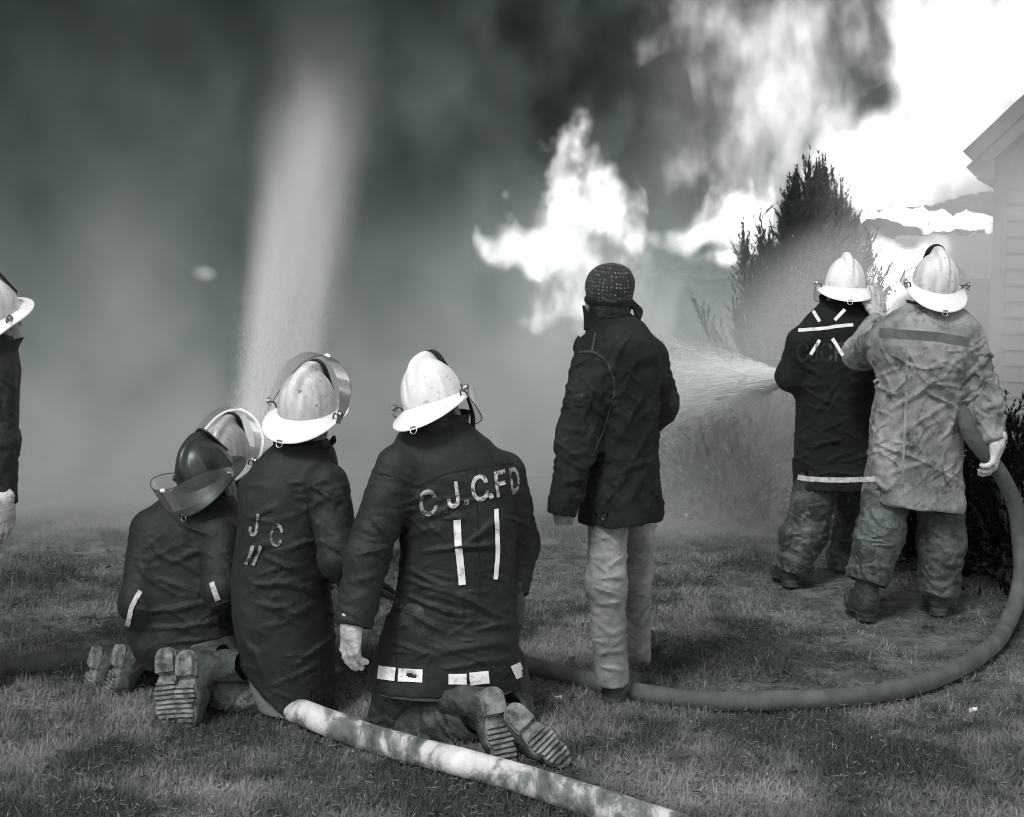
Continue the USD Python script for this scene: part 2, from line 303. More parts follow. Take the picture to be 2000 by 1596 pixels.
# ---------------------------------------------------------------- flat marks laid on a cloth
def strip(F, pts, width, off=.003, t0=3., t1=9., n=24):
    """A tape of pixel points laid on the surface F as seen along the picture's rays; width in pixels."""
    pts = np.asarray(pts, float); seg = np.r_[0, np.cumsum(np.linalg.norm(np.diff(pts, axis=0), axis=1))]
    t = np.linspace(0, seg[-1], n); c = np.stack([np.interp(t, seg, pts[:, k]) for k in range(2)], 1)
    g = np.gradient(c, axis=0); g /= np.linalg.norm(g, axis=1, keepdims=True); nn = np.stack([-g[:, 1], g[:, 0]], 1)
    m = 5; px = np.concatenate([c + nn * (width * (j / (m - 1) - .5)) for j in range(m)])
    d = np.array([ray(*q) for q in px]); p, nr = F.trace(EYEP, d, t0, t1); p = p.reshape(m, n, 3); nr = nr.reshape(m, n, 3)
    for _ in range(2): p[:, 1:-1] = (p[:, :-2] + 2 * p[:, 1:-1] + p[:, 2:]) / 4; nr[:, 1:-1] = (nr[:, :-2] + 2 * nr[:, 1:-1] + nr[:, 2:]) / 4
    p = (p + nr * (off + .0025)).reshape(-1, 3)
    f = [[j * n + i, j * n + i + 1, (j + 1) * n + i + 1, (j + 1) * n + i] for j in range(m - 1) for i in range(n - 1)]
    return p, np.array(f)
def letter(F, ch, h, to_px, t0=3., t1=9., off=.0015):
    """A painted letter on F: to_px maps letter coordinates (height h) to picture coordinates."""
    m = meshkit.text_mesh(ch, h, .0015, bold=True); m = m.subdivide_to_size(h * .13)
    v = np.array(m.vertices); px = np.array([to_px(x, y) for x, y in v[:, :2]])
    d = np.array([ray(*q) for q in px]); p, nr = F.trace(EYEP, d, t0, t1)
    return trimesh.Trimesh(p + nr * (off + v[:, 2:3]), m.faces, process=False)
# ---------------------------------------------------------------- tubes
def tube(pts, r, sides=16, step=.03, flat=1., seed=None, wob=0.):
    pts = np.asarray(pts, float); s = np.r_[0, np.cumsum(np.linalg.norm(np.diff(pts, axis=0), axis=1))]
    f = PchipInterpolator(s, pts); n = max(4, int(s[-1] / step)); t = np.linspace(0, s[-1], n); p = f(t)
    for _ in range(6): p[1:-1] = (p[:-2] + 2 * p[1:-1] + p[2:]) / 4
    tg = np.gradient(p, axis=0); tg /= np.linalg.norm(tg, axis=1, keepdims=True)
    up = np.array([0, 0, 1.]); a = np.cross(tg, up + 1e-3); a /= np.linalg.norm(a, axis=1, keepdims=True); b = np.cross(a, tg)
    an = np.arange(sides) * 2 * math.pi / sides
    rr = np.interp(t, s, r) if np.ndim(r) else np.full(n, r)
    rad = rr[:, None] * np.ones(sides)
    if wob: rad = rad * (1 + wob * (noise(np.stack([t[:, None] * 7 + 0 * an, np.cos(an)[None] * 1.2 + 0 * t[:, None], np.sin(an)[None] * 1.2 + 0 * t[:, None]], -1), seed or 0) - .5))
    v = p[:, None] + rad[..., None] * (np.cos(an)[None, :, None] * a[:, None] + flat * np.sin(an)[None, :, None] * b[:, None])
    i, j = np.meshgrid(np.arange(n - 1), np.arange(sides), indexing='ij')
    q = np.stack([i * sides + j, i * sides + (j + 1) % sides, (i + 1) * sides + (j + 1) % sides, (i + 1) * sides + j], -1).reshape(-1, 4)
    v = np.vstack([v.reshape(-1, 3), p[:1], p[-1:]]); m = n * sides
    caps = [[m, (k + 1) % sides, k] for k in range(sides)] + [[m + 1, (n - 1) * sides + k, (n - 1) * sides + (k + 1) % sides] for k in range(sides)]
    return v, np.vstack([q[:, [0, 2, 1]], q[:, [0, 3, 2]], np.array(caps)[:, ::1]])
def wire(pts, r, sides=8):
    return tube(pts, r, sides, step=.006)
def put(mesh, R, c):
    v, f, _ = meshkit.arrays(mesh); return v @ np.asarray(R).T + c, f
def join(*ms):
    v, f, n = [], [], 0
    for m in ms:
        a, b, _ = meshkit.arrays(m); v.append(a); f.append(b + n); n += len(a)
    return np.vstack(v), np.vstack(f)
# ---------------------------------------------------------------- helmets
RX, RY, HH = .101, .127, .150
def dome_points(th, ph):
    e = np.cos(th) ** .85
    p = np.stack([RX * e * np.sin(ph), RY * e * np.cos(ph), HH * np.sin(th) ** 1.05], -1)
    n = p / np.linalg.norm(p, axis=-1, keepdims=True)
    x, y, z = p[..., 0], p[..., 1], p[..., 2]
    comb = np.exp(-(x / .021) ** 4) * np.clip(z / HH * 1.5 - .15, 0, 1) * (.017 + .012 * np.exp(-((y - .045) / .05) ** 2))
    ribs = sum(.0035 * np.exp(-((np.angle(np.exp(1j * (ph - a)))) / .09) ** 4) * np.clip(z / .02, 0, 1) * np.clip((.115 - z) / .03, 0, 1) for a in np.radians([118, 152, -152, -118, 62, -62]))
    return p + n * (comb + ribs)[..., None]
def grid_faces(m, n, wrap=True):
    i, j = np.meshgrid(np.arange(m - 1), np.arange(n if wrap else n - 1), indexing='ij')
    a, b = i * n + j, i * n + (j + 1) % n
    return np.stack([a, b, b + n, a + n], -1).reshape(-1, 4)
def q2t(q): return np.vstack([q[:, [0, 1, 2]], q[:, [0, 2, 3]]])
def helmet_dome():
    m, n = 26, 96
    th = np.radians(np.r_[-6, np.linspace(0, 88.5, m - 1)]); ph = np.arange(n) * 2 * math.pi / n
    T, Pm = np.meshgrid(np.maximum(th, 0), ph, indexing='ij')
    v = dome_points(T, Pm); v[0, :, 2] = -.012; v[0] *= [.97, .97, 1]
    top = v[-1].mean(0); bot = np.array([0, 0, -.012]); V = np.vstack([v.reshape(-1, 3), top, bot]); k = m * n
    caps = np.array([[k, (m - 1) * n + (j + 1) % n, (m - 1) * n + j] for j in range(n)] + [[k + 1, j, (j + 1) % n] for j in range(n)])
    return V, np.vstack([q2t(grid_faces(m, n)), caps])
def brim_edge(ph):
    c = np.cos(ph); back, front = np.clip(-c, 0, 1), np.clip(c, 0, 1)
    w = .046 + .042 * back ** 1.6 + .012 * front ** 2
    dr = np.radians(24 + 20 * back ** 1.5 - 6 * front)
    return w, dr
def brim_point(ph, t, off=0.):
    """t from 0 (at the dome) to 1 (the rim)."""
    w, dr = brim_edge(ph); x, y = RX * np.sin(ph), RY * np.cos(ph); nr = np.stack([np.sin(ph) / RX, np.cos(ph) / RY], -1); nr /= np.linalg.norm(nr, axis=-1, keepdims=True)
    s = w * t; drop = s * np.sin(dr) * (.55 + .45 * t) ; out = s * np.cos(dr * .8)
    return np.stack([x + nr[..., 0] * (out - .004), y + nr[..., 1] * (out - .004), -drop + off], -1)
def helmet_brim():
    n = 96; ph = np.arange(n) * 2 * math.pi / n
    prof = [(0., .004), (.12, .001), (.4, .0), (.7, .0), (.93, .0005), (.985, .002), (1.01, .0005), (1.0, -.0035), (.95, -.004), (.6, -.004), (.2, -.004), (-.15, -.005)]
    v = np.stack([brim_point(ph, t, o) for t, o in prof]); m = len(prof)
    q = grid_faces(m, n); last = np.stack([(m - 1) * n + np.arange(n), (m - 1) * n + (np.arange(n) + 1) % n, (np.arange(n) + 1) % n, np.arange(n)], 1)
    return v.reshape(-1, 3), q2t(np.vstack([q, last]))
def arch_plate():
    from shapely.geometry import Point, box
    from shapely import union_all
    s = union_all([Point(0, .125).buffer(.047, 24), box(-.047, .03, .047, .125)]).intersection(box(-.1, .03, .1, .2))
    m = trimesh.creation.extrude_polygon(s, .008, engine='earcut').subdivide_to_size(.012)
    v = np.array(m.vertices); x, t, d = v[:, 0], v[:, 1], v[:, 2]
    y = .143 - .42 * t - (x / .05) ** 2 * .02; return np.stack([x, y + d * .9, .012 + t * .92 + d * .4], 1), m.faces
def bracket(sd):
    ph = sd * math.radians(98); b = brim_point(np.array(ph), np.array(.55)); o = np.array([sd, 0, 0.])
    up = np.array([0, 0, 1.])
    hoop = wire([b + up * -.004, b + up * .014, b + o * .006 + up * .024, b + o * .018 + up * .025, b + o * .026 + up * .019], .0032)
    tip = b + o * .026 + up * .022
    return hoop, tip
def wingnut(tip, sd):
    c = trimesh.creation.cylinder(.0085, .012, sections=14); c.apply_transform(trimesh.transformations.rotation_matrix(math.pi / 2, [0, 1, 0]))
    w = trimesh.creation.box((.004, .007, .030)); w = w.subdivide()
    d = trimesh.creation.cylinder(.014, .003, sections=16); d.apply_transform(trimesh.transformations.rotation_matrix(math.pi / 2, [0, 1, 0])); d.apply_translation((-.008 * sd, 0, 0))
    m = trimesh.util.concatenate([c, w, d]); m.apply_translation(tip + np.array([sd * .006, 0, 0])); return m
def visor_mesh(tips, raise_deg, length=.115, n=40, m=8, span=100):
    """A bowed clear sheet hung between the two wing nuts, turned up about their axis by raise_deg."""
    z0, y0 = tips[0][2], tips[0][1]; hx = abs(tips[0][0]) + .002
    a = np.radians(np.linspace(-span, span, n)); t = np.linspace(0, 1, m)
    A, T = np.meshgrid(a, t, indexing='ij')
    ramp = np.clip((np.radians(span) - np.abs(A)) / .75, .12, 1) ** .6
    x = hx * np.sin(A) / math.sin(math.radians(90)) * (1 + .03 * T); y = .205 * np.clip(np.cos(A), -.25, 1) ; z = .012 - length * T * ramp
    c, s = math.cos(math.radians(raise_deg)), math.sin(math.radians(raise_deg))
    v = np.stack([x, y0 + c * y - s * z, z0 + s * y + c * z], -1).reshape(-1, 3)
    f = grid_faces(n, m, wrap=False)
    nn = np.cross(v[f[:, 1]] - v[f[:, 0]], v[f[:, 2]] - v[f[:, 0]]).mean(0)
    edge = v.reshape(n, m, 3)
    return (v, q2t(f)), edge
def ring_clip():
    b = brim_point(np.array(math.pi), np.array(.97))
    t = trimesh.creation.torus(.0125, .0018, 20, 8); t.apply_transform(trimesh.transformations.rotation_matrix(math.pi / 2 - .5, [1, 0, 0])); t.apply_translation(b + [0, -.004, -.009])
    p = trimesh.creation.box((.022, .014, .004)).subdivide(); p.apply_translation(b + [0, .004, .003])
    return t, p
def helmet(T, c, R, paint='sooty', brim='white', raise_deg=None, visor='visor', trim=False, shield=True, visor_len=.115, strap=None):
    c = np.asarray(c, float); up = T.part('helmet', put(helmet_dome(), R, c), M[paint], smooth=50)
    T.part('brim', put(helmet_brim(), R, c), M[brim], up, smooth=60)
    if shield: T.part('front_shield', put(arch_plate(), R, c), M['leather'], up)
    tips = []
    for sd in (-1, 1):
        hoop, tip = bracket(sd); tips.append(tip)
        T.part('visor_bracket', put(hoop, R, c), M['dark_metal'], up)
        T.part('wing_nut', put(wingnut(tip, sd), R, c), M['metal'], up)
    t, p = ring_clip(); T.part('hanging_ring', put(t, R, c), M['metal'], up); T.part('ring_clip', put(p, R, c), M['metal'], up)
    if raise_deg is not None:
        vm, e = visor_mesh(tips, raise_deg, visor_len); T.part('visor', put(vm, R, c), M[visor], up, smooth=True)
        if trim: T.part('visor_trim', put(tube(e[2:-2, -1], .0075, 10, .012), R, c), M['trim'], up)
        else: T.part('visor_trim', put(tube(e[1:-1, -1], .0018, 6, .012), R, c), M['dark_metal'], up)
        tb = e[e.shape[0] // 2, -1]; b = trimesh.creation.icosphere(2, .011); b.apply_scale((1.2, .6, .8)); b.apply_translation(tb)
        T.part('visor_tab', put(b, R, c), M['trim'], up)
    if strap:
        T.part('chin_strap', tube([c + R @ np.array(q) for q in strap], .0085, 10, .012, .5), M['leather'], up)
    return up
# ---------------------------------------------------------------- head, hair, hands, boots
def head_into(F, c, R, k=.02):
    """c: middle of the skull at brow height."""
    L = lambda *q: c + R @ np.array(q)
    F.ell(L(0, -.005, .015), R, (.074, .094, .095), k); F.ell(L(0, .03, -.055), R, (.058, .064, .075), .03)
    F.ell(L(0, .062, -.105), R, (.032, .03, .022), .025)                                   # chin
    F.cone(L(0, .088, -.02), L(0, .108, -.058), .009, .014, .012)                            # nose
    F.ell(L(0, .085, -.084), R, (.022, .012, .006), .008); F.ell(L(0, .083, -.096), R, (.019, .012, .006), .008)   # lips
    for s in (-1, 1):
        F.ell(L(s * .03, .080, .004), R, (.024, .012, .008), .012)                           # brows
        F.ell(L(s * .031, .073, -.022), R, (.013, .012, .011), .004)                         # eyes
        F.ell(L(s * .078, -.008, -.03), R, (.010, .018, .032), .008)                         # ears
def hair_mesh(c, R, low=-.085):
    F = Field(c - .15, c + .15, .005); F.ell(c + R @ np.array([0, -.012, .012]), R, (.080, .098, .10), .01)
    F.ell(c + R @ np.array([0, -.062, -.05]), R, (.055, .035, .05), .03)
    x, y, z = F.xyz((slice(None),) * 3); q = [R[0, i] * (x - c[0]) + R[1, i] * (y - c[1]) + R[2, i] * (z - c[2]) for i in range(3)]
    i = np.nonzero(np.abs(F.d) < .02); p = np.stack([F.ax[k][i[k]] for k in range(3)], 1)
    F.d[i] -= .006 * (noise(p * [90, 90, 25], 3) - .4)
    F.d = np.maximum(F.d, np.maximum(q[1] - .028 - .25 * np.maximum(q[2], 0), low - q[2]))
    return F.mesh()
def hand_mesh(wrist, fwd, back, side=1, curl=(40, 45, 50, 55), thumb=35, sc=1., fat=1.15, h=.0042):
    """A gloved hand: palm, four unequal bent fingers and a thumb. fwd along the fingers, back the back of the hand, side +1: the thumb lies on the right of fwd."""
    R = frame(fwd, back); F = Field((-.09, -.08, -.13), (.09, .2, .06), h)
    kn = [(.037 * side, .086, .004), (.0125 * side, .093, .009), (-.0125 * side, .089, .006), (-.036 * side, .078, -.002)]
    for q in kn: F.cone((q[0] * .45, .0, 0), q, .022 * fat, .0115 * fat, .010)
    for q, ln, c in zip(kn, (.072, .080, .074, .058), curl):
        p = np.array(q, float); a = math.radians(c * .45); sp = q[0] * 2.2
        for part, k in zip((.46, .31, .23), (1, 1.9, 2.6)):
            d = np.array([sp * .6, math.cos(a * k), -math.sin(a * k)]); n = p + d * ln * part
            F.cone(p, n, .0098 * fat, .0086 * fat, .004); p = n
    t = math.radians(thumb); p = np.array([.02 * side, .022, -.006])
    for ln, r0, r1, dv in ((.042, .0165, .0125, (side * math.sin(t + .35), math.cos(t + .35), -.35)), (.034, .0125, .011, (side * math.sin(t), math.cos(t), -.5)), (.026, .011, .0095, (side * math.sin(t - .3), math.cos(t - .3), -.6))):
        n = p + unit(dv) * ln; F.cone(p, n, r0 * fat, r1 * fat, .008); p = n
    F.cone((0, -.045, 0), (0, .01, 0), .034 * fat, .027 * fat, .02)
    F.folds(.0025, 26, 4, fine=.001)
    v, f = F.mesh(); return (v * sc) @ R.T + wrist, f
def boot_parts(T, ankle, toe_dir, sole_dir, L=.29, shaft=.2, shaft_dir=None, mt='boot', bars=True, smt='sole', sc=1.):
    """A work boot; sole_dir points out of its sole. The ankle is the middle of the heel's top, the shaft goes the other way unless given."""
    R = frame(toe_dir, -np.asarray(sole_dir, float)); c = np.asarray(ankle, float)
    up = np.array([0, 0, 1.]) if shaft_dir is None else R.T @ unit(shaft_dir)
    F = Field((-.14, -.16 - .2, -.09), (.14, .24, .34), .006)
    F.cone((0, -.025, -.045), (0, .09, -.05), .042, .044, .03); F.cone((0, .09, -.05), (.004, .165, -.055), .046, .038, .03)
    F.cone((-.02, .1, -.062), (.02, .1, -.062), .03, .03, .03); F.cone((0, .0, 0), (0, .09, -.03), .047, .04, .03)
    F.cone((0, -.02, -.03), np.array([0, -.01, 0]) + up * shaft, .05, .062, .03)
    x, y, z = F.xyz((slice(None),) * 3); F.d = np.maximum(F.d, -.078 - z)
    F.folds(.006, 14, 8, fine=.002); v, f = F.mesh()
    b = T.part('boot', put((v * sc, f), R, c), M[mt])
    from shapely.geometry import Point, Polygon, box
    from shapely import union_all
    heel = union_all([Point(0, -.035).buffer(.037), box(-.037, -.035, .037, .018)])
    fore = union_all([Point(.003, .15).buffer(.041), Point(0, .095).buffer(.048), Polygon([(-.034, .035), (.034, .035), (.047, .1), (-.047, .1)]), Point(.005, .172).buffer(.032)]).buffer(.006).buffer(-.006)
    waist = Polygon([(-.032, .0), (.032, .0), (.036, .06), (-.036, .06)])
    def ext(poly, z0, z1):
        m = trimesh.creation.extrude_polygon(poly, z1 - z0, engine='earcut').subdivide_to_size(.016); m.apply_translation((0, 0, z0))
        w = np.array(m.vertices); w += .003 * (noise(w * 60, 2)[:, None] - .5); return put((w * sc, m.faces), R, c)
    T.part('sole', ext(union_all([heel.buffer(.003), fore.buffer(.003), waist]), -.090, -.076), M[smt], b)
    T.part('heel_block', ext(heel, -.112, -.088), M[smt], b)
    if bars:
        for i in range(8):
            y0 = .052 + i * .0175
            s = fore.intersection(box(-.1, y0, .1, y0 + .0105))
            if not s.is_empty:
                T.part('tread_bar', ext(s, -.104, -.088), M[smt], b)
    return b
def pant_leg(T, hip, knee, ankle, rh, rk, ra, mt, seed=0, amp=.006, freq=22, cut=None, h=.009, name='trouser_leg', strokes=None, crump=0):
    pts = np.array([hip, knee, ankle]); lo, hi = pts.min(0) - rh - .06, pts.max(0) + rh + .06
    F = Field(lo, hi, h); F.chain([(hip, rh), (knee, rk), (ankle, ra)], .05)
    F.folds(amp, 11, seed, fine=.003); F.rings(knee, ankle, amp * 1.3, freq, seed + 3); F.rings(np.asarray(hip) * .4 + np.asarray(knee) * .6, knee, amp * 1.2, freq * .8, seed + 4)
    if strokes: F.creases(strokes, pts[:, 1].mean() + .02, .009, 5.)
    if crump: q = pixel(pts); F.crumple((q[:, 0].min() - 30, q[:, 1].min(), q[:, 0].max() + 30, q[:, 1].max()), crump, pts[:, 1].mean() + .03, seed + 50, .006, 4.)
    d = unit(np.asarray(ankle, float) - knee); x, y, z = F.xyz((slice(None),) * 3)
    F.d = np.maximum(F.d, ((x - ankle[0]) * d[0] + (y - ankle[1]) * d[1] + (z - ankle[2]) * d[2]) * (1 if cut is None else cut))
    F.cut(lambda x, y, z: np.sqrt(sum((q - ankle[i] - d[i] * np.clip(sum((u - ankle[j]) * d[j] for j, u in enumerate((x, y, z))), -.03, .05)) ** 2 for i, q in enumerate((x, y, z)))) - (ra - .014), np.asarray(ankle) - .14, np.asarray(ankle) + .14)
    return T.part(name, F.mesh(), M[mt]), F
class Coat:
    """A coat: body loft, sleeves, open hem and cuffs."""
    def __init__(s, st, arms, h=.009, p=2.3, tx=0., ty=0., ksl=.045, hollow=.1):
        s.L = Loft(rows(st), p, tx, ty); pts = [np.asarray(q) for a in arms for q, r in a]
        lo, hi = np.min([s.L.lo] + [q - .12 for q in pts], 0) - .04, np.max([s.L.hi] + [q + .12 for q in pts], 0) + .04
        s.F = F = Field(lo, hi, h); s.L.into(F); s.arms = arms
        s.cuffs = []
        for a in arms:
            F2 = Field(F.lo, None, h, F.n); F2.chain(a, .03)
            (e, re), (w, rw) = a[-2], a[-1]; d = unit(np.asarray(w, float) - e)
            q = F2.sl(np.minimum(e, w) - .15, np.maximum(e, w) + .15); x, y, z = F2.xyz(q)
            along = (x - w[0]) * d[0] + (y - w[1]) * d[1] + (z - w[2]) * d[2]
            near = np.sqrt((x - w[0]) ** 2 + (y - w[1]) ** 2 + (z - w[2]) ** 2) < .13
            F2.d[q] = np.where(near, np.maximum(F2.d[q], along), F2.d[q])
            F2.cut(lambda x, y, z: np.sqrt((x - w[0]) ** 2 + (y - w[1]) ** 2 + (z - w[2]) ** 2 - np.clip((x - w[0]) * d[0] + (y - w[1]) * d[1] + (z - w[2]) * d[2], -.05, .03) ** 2) - (rw - .011), np.asarray(w) - .07, np.asarray(w) + .07)
            t = np.maximum(ksl - np.abs(F.d - F2.d), 0) / ksl; F.d = np.minimum(F.d, F2.d) - t * t * ksl / 4
        if hollow: s.L.hollow(F, hollow)
    def drape(s, amp=.008, sc=6, seed=0, stretch=(1, 1, .6), ring=.007, freq=17, fine=.002):
        s.F.folds(amp, sc, seed, stretch, fine)
        for i, a in enumerate(s.arms):
            for j, ((p, r), (q, r2)) in enumerate(zip(a, a[1:])): s.F.rings(p, q, ring, freq, seed + 11 * i + j, max(r, r2) + .05)
        return s
def collar_mesh(c, rx, ry, h, flare=.02, R=None, gap=50, lean=0., th=.006, wav=.008, seed=0):
    """A turned-up collar open at the front; c at its foot."""
    n, m = 56, 8; a = np.radians(np.linspace(gap / 2, 360 - gap / 2, n)); t = np.linspace(0, 1, m)
    A, T = np.meshgrid(a, t, indexing='ij'); k = 1 + flare / rx * T ** 2
    hh = h * (1 + .25 * np.cos(A)) + wav * (noise(np.stack([A * 2, A * 0, A * 0], -1), seed) - .5) * 2
    o = np.stack([rx * k * np.sin(A), ry * k * np.cos(A) + lean * T, T * hh], -1)
    q = o.copy(); q[..., 0] *= (rx - th) / rx; q[..., 1] *= (ry - th) / ry
    V = np.concatenate([o, q[:, ::-1]], 1); w = 2 * m
    i, j = np.meshgrid(np.arange(n - 1), np.arange(w), indexing='ij'); f = np.stack([i * w + j, (i + 1) * w + j, (i + 1) * w + (j + 1) % w, i * w + (j + 1) % w], -1).reshape(-1, 4)
    ends = [[e * w + k2, e * w + k2 + 1, e * w + w - 2 - k2, e * w + w - 1 - k2] for e in (0, n - 1) for k2 in range(m - 1)]
    V = V.reshape(-1, 3); V = V if R is None else V @ R.T
    return V + c, q2t(np.vstack([f, np.array(ends)]))
def body(T, hc, R, neck, torso, arms, legs, shrink=.02, h=.008, hands=(), mtl='skin'):
    """The person's body as one surface: head, neck, trunk, arms and legs inside the clothes."""
    tr = rows(torso, shrink); L = Loft(tr, 2.1); pts = [np.asarray(q) for a in arms + legs for q in a] + [hc]
    lo, hi = np.min([L.lo] + [q - .14 for q in pts], 0) - .02, np.max([L.hi] + [q + .14 for q in pts], 0) + .02
    F = Field(lo, hi, h); L.into(F, .04); head_into(F, hc, R)
    F.cone(hc + R @ np.array([0, -.03, -.06]), neck, .05, .06, .03)
    for a in arms: F.chain(list(zip(a, (.045, .036, .026))), .03)
    for a in legs: F.chain(list(zip(a, (.066, .05, .035))), .03)
    for fn in hands: fn(F)
    v, f = F.mesh(); return T.part('body', (v, f), M[mtl])
# ---------------------------------------------------------------- ground and grass
def sm(x, a, b): t = np.clip((np.asarray(x, float) - a) / (b - a), 0, 1); return t * t * (3 - 2 * t)
def gz(x, y):
    p = np.stack([np.asarray(x, float), np.asarray(y, float), 0 * np.asarray(x, float)], -1)
    return .05 * (fbm(p * 1.7, 3, 3) - .5) * sm(y, 2, 4) - .9 * sm(y, 10.5, 15) - .012
xs = np.unique(np.r_[-400, -120, -40, -15, np.arange(-7.5, 7.51, .06), 15, 40, 120, 400]); ys_ = np.unique(np.r_[-300, -60, -10, 0, np.arange(2.5, 13, .06), 16, 24, 60, 200, 900])
X, Y = np.meshgrid(xs, ys_, indexing='ij'); Z = gz(X, Y) + .012 * (noise(np.stack([X * 9, Y * 9, 0 * X], -1), 8) - .5)
i, j = np.meshgrid(np.arange(len(xs) - 1), np.arange(len(ys_) - 1), indexing='ij'); k = len(ys_)
single('ground', (np.stack([X, Y, Z], -1).reshape(-1, 3), np.stack([i * k + j, (i + 1) * k + j, (i + 1) * k + j + 1, i * k + j + 1], -1).reshape(-1, 4)), M['soil'], kind='structure', smooth=True)
rng = np.random.default_rng(5)
def blades(n, rad, l0, l1, lean, w):
    V, Fc = [], []
    for q in range(n):
        a, r = rng.uniform(0, 2 * math.pi), rad * math.sqrt(rng.uniform()); b = np.array([r * math.cos(a), r * math.sin(a), -.004])
        L = rng.uniform(l0, l1); h = rng.uniform(0, 2 * math.pi); ln = lean * rng.uniform(.3, 1.25); ww = w * rng.uniform(.6, 1.3)
        d = np.array([math.cos(h), math.sin(h), 0]); s = np.array([-d[1], d[0], 0]) * ww; base = len(V); lift = max(0, ln - 1.1) * .03 * rng.uniform()
        for u in (0, .4, .75):
            an = min(ln * (.75 + .5 * u), 1.62 - .1 * u); p = b + [0, 0, lift] + L * u * (d * math.sin(an) + np.array([0, 0, math.cos(an)])); V += [p - s * (1 - .55 * u), p + s * (1 - .55 * u)]
        an = min(ln * 1.3, 1.55); V.append(b + [0, 0, lift] + L * (d * math.sin(an) + np.array([0, 0, math.cos(an)])))
        Fc += [[base, base + 1, base + 3], [base, base + 3, base + 2], [base + 2, base + 3, base + 5], [base + 2, base + 5, base + 4], [base + 4, base + 5, base + 6]]
    return np.array(V), np.array(Fc)
PI = UsdGeom.PointInstancer.Define(stage, '/World/grass'); tag(PI.GetPrim(), kind='stuff')
kinds = [(64, .09, .015, .046, 1.4, .0015), (60, .09, .018, .052, 1.15, .0015), (48, .08, .018, .052, .9, .0015), (18, .05, .03, .075, .85, .0016), (50, .11, .018, .055, 1.7, .0014), (70, .10, .010, .03, 1.5, .0014), (18, .13, .02, .06, 1.8, .0014), (9, .08, .022, .05, 1.1, .0013)]
for q, kd in enumerate(kinds):
    usdkit.mesh(stage, f'/World/grass/prototypes/tuft_{q}', blades(*kd), M['straw' if q > 5 else 'grass'])
PI.CreatePrototypesRel().SetTargets([Sdf.Path(f'/World/grass/prototypes/tuft_{q}') for q in range(len(kinds))])
n = 34000; gx, gy = rng.uniform(-1, 1, n * 2), 3.9 * (10.5 / 3.9) ** rng.uniform(0, 1, n * 2); gx = gx * (gy * .42 + .5)
dens = fbm(np.stack([gx * 1.1, gy * 1.1, 0 * gx], -1), 4, 21); keep = rng.uniform(0, 1, n * 2) < np.clip((dens - .36) * 5.5, .05, 1); gx, gy = gx[keep][:n], gy[keep][:n]
pid = rng.choice(len(kinds), len(gx), p=[.22, .18, .07, .02, .17, .17, .13, .04]); sc = rng.uniform(.75, 1.25, len(gx)) * (.75 + .6 * fbm(np.stack([gx * 2.3, gy * 2.3, 0 * gx], -1), 3, 31))
an = rng.uniform(0, 2 * math.pi, len(gx))
PI.CreateProtoIndicesAttr(pid.astype(np.int32)); PI.CreatePositionsAttr(np.stack([gx, gy, gz(gx, gy)], 1).astype(np.float32))
PI.CreateScalesAttr(np.repeat(sc[:, None], 3, 1).astype(np.float32))
from pxr import Vt
PI.CreateOrientationsAttr(Vt.QuathArray([Gf.Quath(float(math.cos(t / 2)), 0., 0., float(math.sin(t / 2))) for t in an]))
# dead leaves lying in the grass (uncountable) and the few pale scraps one can point at
V, Fc = [], []
for q in range(420):
    y = 4.1 * (8.5 / 4.1) ** rng.uniform(); x = rng.uniform(-1, 1) * (y * .4 + .3); R = trimesh.transformations.euler_matrix(*rng.uniform(-.5, .5, 2), rng.uniform(0, 6.3))[:3, :3]; s = rng.uniform(.012, .03)
    o = np.array([[0, -1, 0], [.45, -.3, .12], [.5, .35, .2], [0, 1.1, .05], [-.5, .3, .15], [-.42, -.35, .1], [0, 0, 0]]) * s; b = len(V)
    V += list(o @ R.T + [x, y, gz(x, y) + .012 + rng.uniform(0, .02)]); Fc += [[b + 6, b + t, b + (t + 1) % 6] for t in range(6)]
single('fallen_leaves', (np.array(V), np.array(Fc)), M['litter'], kind='stuff', smooth=False)
def scrap(px, py, ln, wd, ang, label):
    c = G(px, py); c[2] = .045; u = np.linspace(-1, 1, 7); a = math.radians(ang); o = []
    for t in u:
        w = wd * (1 - t * t * .8) * (1 + .3 * math.sin(5 * t)); o += [(t * ln, -w, .012 * t * t + .004), (t * ln, w, .01 * math.sin(3 * t))]
    o = np.array(o) @ np.array([[math.cos(a), math.sin(a), 0], [-math.sin(a), math.cos(a), 0], [0, 0, 1]]) + c
    top = o + [0, 0, .002]; f = [[2 * q, 2 * q + 2, 2 * q + 3, 2 * q + 1] for q in range(6)]; f = np.array(f)
    single('paper_scrap', (np.vstack([o, top]), np.vstack([f[:, ::-1], f + 14])), M['scrap'], label, 'scrap')
scrap(1088, 1386, .026, .008, -50, 'small pale scrap on the trampled soil left of the jeans man\'s boot')
scrap(1900, 1412, .016, .012, 10, 'tiny white scrap lying in the open grass inside the bend of the hose')
scrap(1340, 1022, .014, .010, 20, 'tiny white scrap at the misty edge of the grass beyond the hose')
